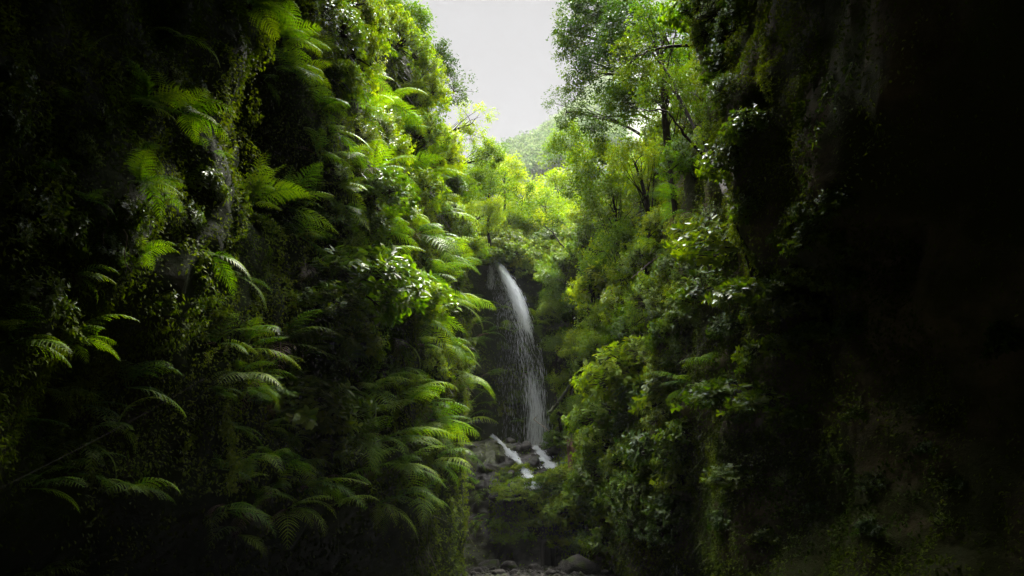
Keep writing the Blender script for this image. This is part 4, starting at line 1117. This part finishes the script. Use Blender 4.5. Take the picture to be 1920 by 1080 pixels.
def hang_path(px, py0, py1, off=.5, dx=0):
    p, n = hit(px, py0); Y = p[1] - off * .6
    return [tuple(at(px + dx * k + 5 * math.sin(k * 7), py0 + (py1 - py0) * k, Y)) for k in np.linspace(0, 1, 7)]


for k, (px, y0, y1, lf, n, lab, mt, lfy, dx) in enumerate([
    (1525, 150, 400, .14, 90, 'leafy vine hanging longest from the brown overhanging rock', 'broad', True, -12),
    (1555, 130, 270, .13, 60, 'shorter leafy vine hanging beside the longest one on the overhang', 'broad', True, -30),
    (1500, 60, 200, .12, 40, 'thin leafy vine high on the overhanging rock', 'broad', True, 12),
    (1600, 110, 210, .11, 34, 'thin vine nearest the outer edge of the overhanging rock', 'broad', True, -45),
    (240, 240, 300, .05, 0, 'pale bare tendril hanging below the high fern clump', 'broad', False, -28),
    (232, 430, 500, .05, 0, 'bare curling tendril below the fern with the lit tip', 'broad', False, 10),
    (200, 410, 455, .05, 0, 'short bare tendril beside the curling one on the dark left cliff', 'broad', False, -6),
    (690, 20, 55, .1, 0, 'light green bare vine dangling at the top of the left slope', 'broad', False, -4),
    (625, 90, 150, .1, 0, 'thin dry root hanging on the upper left slope', 'broad', False, 3),
    (868, 420, 560, .10, 60, 'leafy vine trailing down the dark wall left of the waterfall', 'cover', True, 4),
    (893, 440, 600, .10, 55, 'narrow vine on the dark wall closest to the thin edge of the fall', 'cover', True, 3),
    (880, 560, 720, .10, 50, 'lower vine on the dark wall left of the waterfall', 'cover', True, -2),
    (1290, 810, 860, .06, 0, 'pale bare stem hanging on the dark foot of the right cliff', 'broad', False, -6),
    (1200, 190, 320, .12, 60, 'leafy vine over the bare cliff patch of the right rim', 'tree', True, 6),
]):
    e = vine(hang_path(px, y0, y1, .5, dx), lf, max(n, 1), mt, 'hanging_vine', 40 + k, .012 if lfy else .011, lfy)
    tag(e, lab, 'vine', 'hanging vines')

e = vine(hang_path(1437, 590, 650, .8, -10), .16, 9, 'fern_dead', 'dead_sprig', 71); tag(e, 'sprig of orange dead leaves hanging before the black right cliff', 'dead sprig')


def stick(name, pts, r0, r1, mat, label, cat, twigs=0, seed=0):
    """PTS: (px, py, Y)."""
    r = np.random.default_rng(seed)
    P = np.array([at(*q) for q in pts]); base = P[0].copy()
    k = np.linspace(0, 1, 24); kk = np.linspace(0, 1, len(P))
    q = np.stack([np.interp(k, kk, P[:, i]) for i in range(3)], 1)
    for _ in range(3): q[1:-1] = (q[:-2] + q[1:-1] + q[2:]) / 3
    q = q + r.normal(0, r0 * .35, q.shape)
    e = bpy.data.objects.new(name, None); COL.objects.link(e); e.location = base; e.empty_display_size = .2
    V, f = tube(q - base, np.linspace(r0, r1, 24) * r.uniform(.88, 1.12, 24), 8)
    link('wood', make_mesh('wood', V, f, smooth=True), mat, e)
    for t in range(twigs):
        i = r.integers(8, 23); d = norm(r.normal(size=3) + (q[i] - q[i - 2]) * 3); l = r.uniform(.5, 1.4)
        tw = np.stack([q[i], q[i] + d * l * .5 + r.normal(0, .05, 3), q[i] + d * l + r.normal(0, .12, 3) + [0, 0, .15]]) - base
        V, f = tube(tw, [r1 * .8, r1 * .5, r1 * .2], 5)
        link('twig', make_mesh('twig', V, f, smooth=True), mat, e)
    tag(e, label, cat)
    return e


def wY(px, py, off):
    p, n = hit(px, py); return p[1] - off


stick('leaning_trunk', [(1430, 560, wY(1430, 560, .4)), (1400, 470, wY(1400, 470, .4)), (1375, 370, wY(1375, 370, .5)), (1330, 300, wY(1330, 300, .7)), (1290, 215, wY(1330, 300, .7) + 1), (1250, 130, wY(1330, 300, .7) + 2), (1215, 85, wY(1330, 300, .7) + 2)], .13, .05, M['bark'], 'long dark trunk leaning out from the right cliff beneath the rim trees', 'trunk', 5, 1)
stick('leaning_trunk', [(1330, 300, wY(1330, 300, .7)), (1290, 262, wY(1330, 300, .7)), (1250, 205, wY(1330, 300, .7)), (1205, 208, wY(1330, 300, .7) + 1)], .07, .025, M['bark'], 'thinner dark branch crossing below the long leaning trunk', 'branch', 4, 2)
stick('dead_pole', [(1183, 522, 40), (1222, 490, 39.5), (1264, 461, 39)], .045, .03, M['twig'], 'pale straight dead pole slanting across the right slope foliage', 'dead pole', 1, 3)
stick('fallen_trunk', [(1030, 775, 54), (1060, 735, 53.5), (1088, 695, 53)], .13, .09, M['stem'], 'mossy fallen trunk leaning beside the lower waterfall', 'fallen trunk', 1, 4)
stick('dead_branch', [(1118, 660, 45), (1128, 652, 45), (1140, 646, 45.2)], .04, .015, M['twig'], 'short white broken branch in front of the shaded right trees', 'dead branch', 1, 5)
stick('bare_tree', [(1103, 570, 57), (1095, 540, 57.4), (1082, 505, 58), (1070, 480, 58.3), (1050, 455, 58.6), (1020, 420, 59)], .12, .03, M['bark'], 'thin bare dark tree curving through the bright valley trees', 'bare tree', 6, 6)
stick('bare_tree', [(1090, 520, 57.6), (1072, 526, 57.6), (1055, 532, 57.4)], .05, .02, M['bark'], 'crooked bare limb beside the curving bare tree', 'bare limb', 2, 7)
stick('dead_branch', [(1005, 782, 54), (1000, 787, 54), (1016, 797, 53.6), (1029, 808, 53.2)], .035, .03, M['twig'], 'pale straight pole lying across the rock at the foot of the fall', 'pole', 0, 8)
stick('dead_branch', [(1200, 650, 41), (1195, 620, 41), (1190, 590, 41.3), (1203, 565, 41.6)], .03, .012, M['twig'], 'tangle of dead brown twigs on the right slope', 'dead branch', 9, 9)
# thin slanting cable near the camera
p0, p1 = at(-40, 935, 8.2), at(385, 708, 13.8)
k = np.linspace(0, 1, 40)[:, None]; cp = p0 + (p1 - p0) * k - np.array([0, 0, .06]) * np.sin(k * math.pi)
V, f = tube(cp - p0, np.full(40, .0015), 6)
o_ = link('cable', make_mesh('cable', V, f, smooth=True), M['cable']); o_.location = p0; tag(o_, 'thin slanting cable stretched past the near dark ferns', 'cable')

# ------------------------------------------------------------------ the waterfall
LIPP, LIPN = hit(934, 540)
Yl = LIPP[1] - .5
A = at(919, 485, Yl); B = at(1022, 842, min(Yl - 1.6, 55.2))
print('lip', LIPP, A, B)


def fall_streaks(N, width, lmin, lmax, seed, mode):
    r = np.random.default_rng(seed)
    if mode == 'edge': v = 1 - np.abs(r.normal(0, .09, N)) + r.normal(0, .012, N)
    elif mode == 'veil': v = r.uniform(.05, 1.0, N) ** .55
    else: v = np.abs(r.choice([.0, .035, .08, .16], N) + r.normal(0, .012, N))
    tau = r.uniform(.02, 1.02, N)
    if mode == 'veil': tau = r.uniform(.02, 1, N) ** 1.5
    if mode == 'thin': tau = r.uniform(.0, 1, N) ** 1.6 * .4
    ph = fbm(np.stack([v * 26, tau * 3, 0 * v], 1), 3, 400 + seed)
    keep = ph > (-.25 if mode != 'thin' else -.4)
    v, tau = v[keep], tau[keep]; n = len(v)
    off = r.normal(0, 1, (n, 3)) * np.array([.15, .24, .08]) * (.35 + 1.7 * tau[:, None])
    def pos(tau):
        xf = np.interp(tau, [0, .19, .35, .45, .66, .77, .9, 1.05], [0, .15, .36, .52, .77, .90, .97, 1.01])
        fz = tau ** 2
        return np.stack([A[0] + (B[0] - A[0]) * v * xf + .05 * np.sin(tau * 9 + v * 8), A[1] + (B[1] - A[1]) * (.25 + .75 * v) * xf, A[2] + (B[2] - A[2]) * fz], 1) + off
    p = pos(tau); q = pos(tau + .01)
    d = norm(q - p); L = r.uniform(lmin, lmax, n)[:, None] * (.5 + tau[:, None])
    s = norm(np.cross(d, norm(r.normal(size=(n, 3)) * [.4, 1, .4] + [0, -1.2, 0]))) * (width * r.uniform(.4, 1.4, n))[:, None]
    m = p + d * L * .5; e = p + d * L
    V = np.stack([p, m + s * .5, e, m - s * .5], 1).reshape(-1, 3)
    b = (np.arange(n) * 4)[:, None]
    return V - A, b + [[0, 1, 2, 3]]


fall = bpy.data.objects.new('waterfall', None); COL.objects.link(fall); fall.location = A
tag(fall, 'thin white waterfall leaping from the mossy lip and curving down to the rocks', 'waterfall')
for nm, N, wd, l0, l1, mode, mt in (('outer_jet', 25000, .022, .25, .9, 'edge', 'water'), ('veil', 11000, .012, .1, .4, 'veil', 'spray'), ('side_trickle', 1500, .015, .15, .6, 'thin', 'water')):
    V, f = fall_streaks(N, wd, l0, l1, len(nm), mode)
    link(nm, make_mesh(nm, V, f), M[mt], fall)


def cascade(pts, N, spread, label, seed):
    r = np.random.default_rng(seed)
    P = []
    for a, b in pts:
        p, n = hit(a, b); P.append(p + n * .05)
    P = np.array(P); kk = np.linspace(0, 1, len(P)); base = P[0]
    t = np.clip(r.uniform(-.02, 1.0, N), 0, 1); lat = r.normal(0, 1, N) * spread * (.35 + .9 * t)
    lat = lat * (.6 + .4 * np.sin(t * 20 + seed))
    c = np.stack([np.interp(t, kk, P[:, i]) for i in range(3)], 1); c2 = np.stack([np.interp(np.clip(t + .05, 0, 1.05), kk, P[:, i]) for i in range(3)], 1)
    d = norm(c2 - c + [1e-4, -1e-3, -1e-3])
    p = c + lat[:, None] * np.array([1, -.15, .15]) + np.stack([0 * t, -np.abs(r.normal(0, .06, N)), np.abs(r.normal(0, .07, N)) + .03 * np.sin(t * 40)], 1)
    p[:, 1] -= .32; p[:, 2] += .10
    L = r.uniform(.12, .42, N)[:, None]
    s = norm(np.cross(d, norm(r.normal(size=(N, 3)) * .5 + [0, -1, .5]))) * r.uniform(.018, .055, (N, 1))
    e = p + d * L; m = (p + e) / 2
    V = np.stack([p, m + s * .5, e, m - s * .5], 1).reshape(-1, 3) - base
    o = link('cascade', make_mesh('cascade', V, (np.arange(N) * 4)[:, None] + [[0, 1, 2, 3]]), M['water']); o.location = base
    tag(o, label, 'cascade', 'cascades at the foot of the waterfall')


cascade([(922, 822), (938, 833), (952, 850), (968, 866), (982, 884), (990, 898), (994, 908), (998, 920)], 6000, .20, 'long white cascade running down the dark rock to the mossy mound', 1)
cascade([(1002, 842), (1012, 853), (1022, 866), (1033, 880)], 4000, .22, 'short white cascade where the waterfall lands beside the long one', 2)

# ------------------------------------------------------------------ tunnel, stones, railing
def tunnel():
    w_, h_ = .62, 1.5; n = 14
    prof = [(-w_ / 2, 0)] + [(-w_ / 2 * math.cos(a), h_ - .3 + .3 * math.sin(a)) for a in np.linspace(0, math.pi, n)] + [(w_ / 2, 0)]
    prof = np.array(prof); rr = np.random.default_rng(3)
    ys = [0, .12, .5, 1.2, 2.2, 3.2]
    V = []; 
    for y in ys:
        j = rr.normal(0, .02, prof.shape); V.append(np.stack([prof[:, 0] + j[:, 0], np.full(len(prof), y), prof[:, 1] + j[:, 1]], 1))
    out = prof * [1.5, 1.16]; out[:, 0] += rr.normal(0, .03, len(out))
    V.insert(0, np.stack([out[:, 0], np.full(len(out), .02), out[:, 1]], 1)); V.insert(0, np.stack([out[:, 0] * 1.05, np.full(len(out), .8), out[:, 1] * 1.03], 1))
    m = len(prof); k = len(V); V = np.concatenate(V)
    f = grid_faces(k, m)
    lastc = np.arange((k - 1) * m, k * m)
    half = m // 2
    cap = np.array([[lastc[i], lastc[i + 1], lastc[m - 2 - i], lastc[m - 1 - i]] for i in range(half - 1)])
    e = bpy.data.objects.new('tunnel', None); COL.objects.link(e)
    ps = [hit(1000, 1040)[0], hit(1048, 1040)[0]]
    e.location = (door_x, min(q[1] for q in ps if q is not None) - .02, -1.45)
    link('lining', make_mesh('lining', V, [f, cap]), M['dark'], e)
    tag(e, 'small dark tunnel mouth at the base of the mossy mound', 'tunnel')


tunnel()


def boulder(px, py, Y, size, label, seed, sq=(1, 1, .75)):
    r = np.random.default_rng(seed)
    nu, nv = 28, 18
    u = np.linspace(0, 2 * math.pi, nu, endpoint=False)[:, None]; v = np.linspace(.02, math.pi - .02, nv)[None]
    d = np.stack([np.cos(u) * np.sin(v), np.sin(u) * np.sin(v), np.cos(v) + 0 * u], -1)
    pl = norm(r.normal(size=(9, 3))); cut = np.minimum.reduce([r.uniform(.62, .95) / np.maximum((d * q).sum(-1), .3) for q in pl])
    rad = np.minimum(cut, 1.05) * (1 + .07 * fbm(d * 3 + seed, 4, seed))
    V = (d * rad[..., None] * np.array(sq) * size).reshape(-1, 3)
    f = grid_faces(nu, nv, True)
    p = at(px, py, Y)
    z = floor_z(np.array(p[0]), np.array(p[1]))
    o = link('boulder', make_mesh('boulder', V, f, smooth=True), M['stone'])
    o.location = (p[0], p[1], float(z) + size * sq[2] * .35); o.rotation_euler = (0, 0, r.uniform(0, 6))
    tag(o, label, 'boulder', 'boulders on the gorge floor')


for k, (px, py, Y, s, lab) in enumerate([
    (1090, 1068, 43, 1.0, 'largest grey boulder on the gorge floor below the mossy mound'),
    (1060, 1048, 45.2, .62, 'dark upright boulder beside the tunnel mouth'),
    (1002, 1060, 45, .42, 'pointed stone in front of the tunnel mouth'),
    (935, 1070, 43, .38, 'bluish stone on the gorge floor under the left rock'),
    (968, 1072, 42.6, .34, 'flat stone between the bluish one and the pointed one'),
    (895, 1066, 44, .36, 'rounded stone at the foot of the left cliff'),
    (1140, 1074, 42.4, .4, 'low stone at the outer side of the largest boulder'),
    (1032, 1072, 42.5, .3, 'small stone at the inner side of the largest boulder'),
    (955, 1058, 46, .5, 'mossy stone against the base of the rock left of the tunnel'),
    (920, 1040, 47.5, .7, 'dark mossy boulder under the cascade rock'),
]):
    boulder(px, py, Y, s, lab, 500 + k)
def ledge_stone(px, py, size, label, seed):
    p, n = hit(px, py)
    boulder(px, py, 50, size, label, seed, (1.1, .9, .8))
    o = COL.objects[-1]
    o.location = p + n * size * .1; o['group'] = 'wet boulders at the foot of the waterfall'
    o.data.materials.clear(); o.data.materials.append(M['terrace'])


for k, (px, py, s, lab) in enumerate([
    (938, 862, .55, 'wet dark boulder to the left of the long cascade'),
    (912, 880, .6, 'large wet boulder at the dark left end of the terrace'),
    (955, 893, .5, 'wet boulder at the lower bend of the long cascade'),
    (905, 915, .55, 'lowest wet boulder of the terrace beside the star shaped fern'),
    (1000, 868, .5, 'wet boulder between the long and the short cascade'),
    (958, 830, .45, 'wet rock at the top of the long cascade'),
    (985, 838, .5, 'wet rock under the middle of the falling water'),
    (1040, 850, .5, 'wet boulder to the right of the short cascade'),
    (930, 935, .5, 'dark boulder below the long cascade, left of the mossy mound'),
]):
    ledge_stone(px, py, s, lab, 700 + k)
# pebbles between the boulders
r_ = np.random.default_rng(9); N = 2600
bxp = np.stack([r_.uniform(-5, 6.5, N), r_.uniform(37, 48, N)], 1); bz = floor_z(bxp[:, 0], bxp[:, 1])
ico = np.array([[0, 0, 1], [.9, 0, .1], [.2, .85, 0], [-.75, .5, .1], [-.7, -.6, 0], [.3, -.9, .1], [0, 0, -.6]])
icf = np.array([[0, 1, 2], [0, 2, 3], [0, 3, 4], [0, 4, 5], [0, 5, 1], [6, 2, 1], [6, 3, 2], [6, 4, 3], [6, 5, 4], [6, 1, 5]])
sz = r_.uniform(.04, .17, N) * (1 + (r_.uniform(0, 1, N) ** 8))
V = (ico[None] * (1 + r_.normal(0, .15, (N, 7, 3))) * sz[:, None, None] * [1, 1, .6] + np.stack([bxp[:, 0], bxp[:, 1], bz + sz * .2], 1)[:, None]).reshape(-1, 3)
o_ = link('pebbles', make_mesh('pebbles', V, ((np.arange(N) * 7)[:, None, None] + icf[None]).reshape(-1, 3)), M['stone']); o_['kind'] = 'stuff'; o_['label'] = 'loose stones strewn over the gorge floor'
# railing
e = bpy.data.objects.new('railing', None); COL.objects.link(e)
ra, rb = at(1048, 868, 49.6), at(1108, 861, 48.2); e.location = ra
for dz in (0, -.45):
    k = np.linspace(0, 1, 14)[:, None]; V, f = tube((rb - ra) * k + [0, 0, dz] - np.array([0, 0, .05]) * np.sin(k * math.pi), np.full(14, .022), 6); link('rail', make_mesh('rail', V, f, smooth=True), M['rail'], e)
for t in (.02, .35, .68, .98):
    V, f = tube(np.array([(rb - ra) * t + [0, 0, .06], (rb - ra) * t + [0, 0, -.5], (rb - ra) * t + [0, 0, -1.3]]), [.03, .03, .03], 6); link('post', make_mesh('post', V, f), M['rail'], e)
tag(e, 'thin green railing across the bare red earth behind the mound', 'railing')
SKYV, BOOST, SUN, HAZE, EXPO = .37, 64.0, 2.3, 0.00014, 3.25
DENOISE = True
# ------------------------------------------------------------------ light, sky, air
AZ, EL = R(7), R(58)
S = Vector((math.sin(AZ) * math.cos(EL), math.cos(AZ) * math.cos(EL), math.sin(EL)))
ld = bpy.data.lights.new('sun', 'SUN'); ld.energy = SUN; ld.angle = R(10.0); ld.color = (1, .95, .84)
sun = bpy.data.objects.new('sun', ld); COL.objects.link(sun)
sun.rotation_euler = (-S).to_track_quat('-Z', 'Y').to_euler(); sun.location = (20, 60, 90)
w = bpy.data.worlds.new('World'); scene.world = w; w.use_nodes = True
nt = w.node_tree; nt.nodes.clear()
sky = nt.nodes.new('ShaderNodeTexSky'); sky.sky_type = 'NISHITA'; sky.sun_disc = False; sky.sun_elevation = EL; sky.sun_rotation = AZ
tc = nt.nodes.new('ShaderNodeTexCoord'); cn = nt.nodes.new('ShaderNodeTexNoise'); cn.inputs['Scale'].default_value = 1.6; cn.inputs['Detail'].default_value = 5
nt.links.new(tc.outputs['Generated'], cn.inputs['Vector'])
cmr = nt.nodes.new('ShaderNodeMapRange'); cmr.inputs['To Min'].default_value = .975; cmr.inputs['To Max'].default_value = .995
nt.links.new(cn.outputs['Fac'], cmr.inputs['Value'])
# cloud sky, with brightness added high overhead out of view to light the gorge
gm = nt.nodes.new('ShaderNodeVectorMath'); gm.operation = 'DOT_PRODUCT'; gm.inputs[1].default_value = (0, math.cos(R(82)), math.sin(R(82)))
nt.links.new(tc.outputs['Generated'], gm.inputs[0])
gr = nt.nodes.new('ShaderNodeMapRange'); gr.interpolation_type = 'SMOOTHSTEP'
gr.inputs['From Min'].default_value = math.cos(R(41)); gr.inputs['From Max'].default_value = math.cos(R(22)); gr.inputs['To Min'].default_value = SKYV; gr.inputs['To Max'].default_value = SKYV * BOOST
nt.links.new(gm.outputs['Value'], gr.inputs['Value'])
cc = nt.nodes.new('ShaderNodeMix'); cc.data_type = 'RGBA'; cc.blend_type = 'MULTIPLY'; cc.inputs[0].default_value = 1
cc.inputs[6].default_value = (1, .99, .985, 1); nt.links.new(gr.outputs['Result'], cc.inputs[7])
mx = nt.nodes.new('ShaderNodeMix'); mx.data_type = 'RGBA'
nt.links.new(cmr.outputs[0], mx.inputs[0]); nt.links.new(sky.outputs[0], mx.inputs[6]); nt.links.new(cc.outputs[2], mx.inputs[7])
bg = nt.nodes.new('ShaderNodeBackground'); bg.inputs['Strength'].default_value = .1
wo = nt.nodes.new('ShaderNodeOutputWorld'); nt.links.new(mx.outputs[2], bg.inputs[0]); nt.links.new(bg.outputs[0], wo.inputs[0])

if HAZE > 0:
    b0 = np.array([-830., -130., -6.]); b1 = np.array([830., 1230., 570.])
    V = np.array([[(b0, b1)[i][0], (b0, b1)[j][1], (b0, b1)[k][2]] for i in (0, 1) for j in (0, 1) for k in (0, 1)])
    Fh = np.array([[0, 1, 3, 2], [4, 6, 7, 5], [0, 4, 5, 1], [2, 3, 7, 6], [0, 2, 6, 4], [1, 5, 7, 3]])
    hm, hnt, hout = new_mat('haze_air')
    pv = hnt.nodes.new('ShaderNodeVolumePrincipled'); pv.inputs['Color'].default_value = (.97, .98, 1, 1); pv.inputs['Density'].default_value = HAZE
    pv.inputs['Anisotropy'].default_value = .0
    hm.cycles.homogeneous_volume = True
    hnt.links.new(pv.outputs[0], hout.inputs['Volume'])
    hz_ = link('haze', make_mesh('haze', V, Fh), hm); hz_['kind'] = 'stuff'; hz_['label'] = 'pale haze filling the air of the gorge and valley'

vs = scene.view_settings
vs.view_transform = 'Standard'; vs.look = 'None'; vs.exposure = EXPO; vs.gamma = 1
scene.render.engine = 'CYCLES'
cy = scene.cycles
cy.max_bounces = 6; cy.diffuse_bounces = 3; cy.glossy_bounces = 2; cy.transmission_bounces = 4; cy.transparent_max_bounces = 24; cy.volume_bounces = 0
cy.use_denoising = DENOISE; cy.denoiser = 'OPENIMAGEDENOISE'; cy.denoising_input_passes = 'RGB_ALBEDO_NORMAL'
cy.caustics_reflective = False; cy.caustics_refractive = False
cy.sample_clamp_indirect = .5; cy.sample_clamp_direct = 1.5
scene.render.film_transparent = False
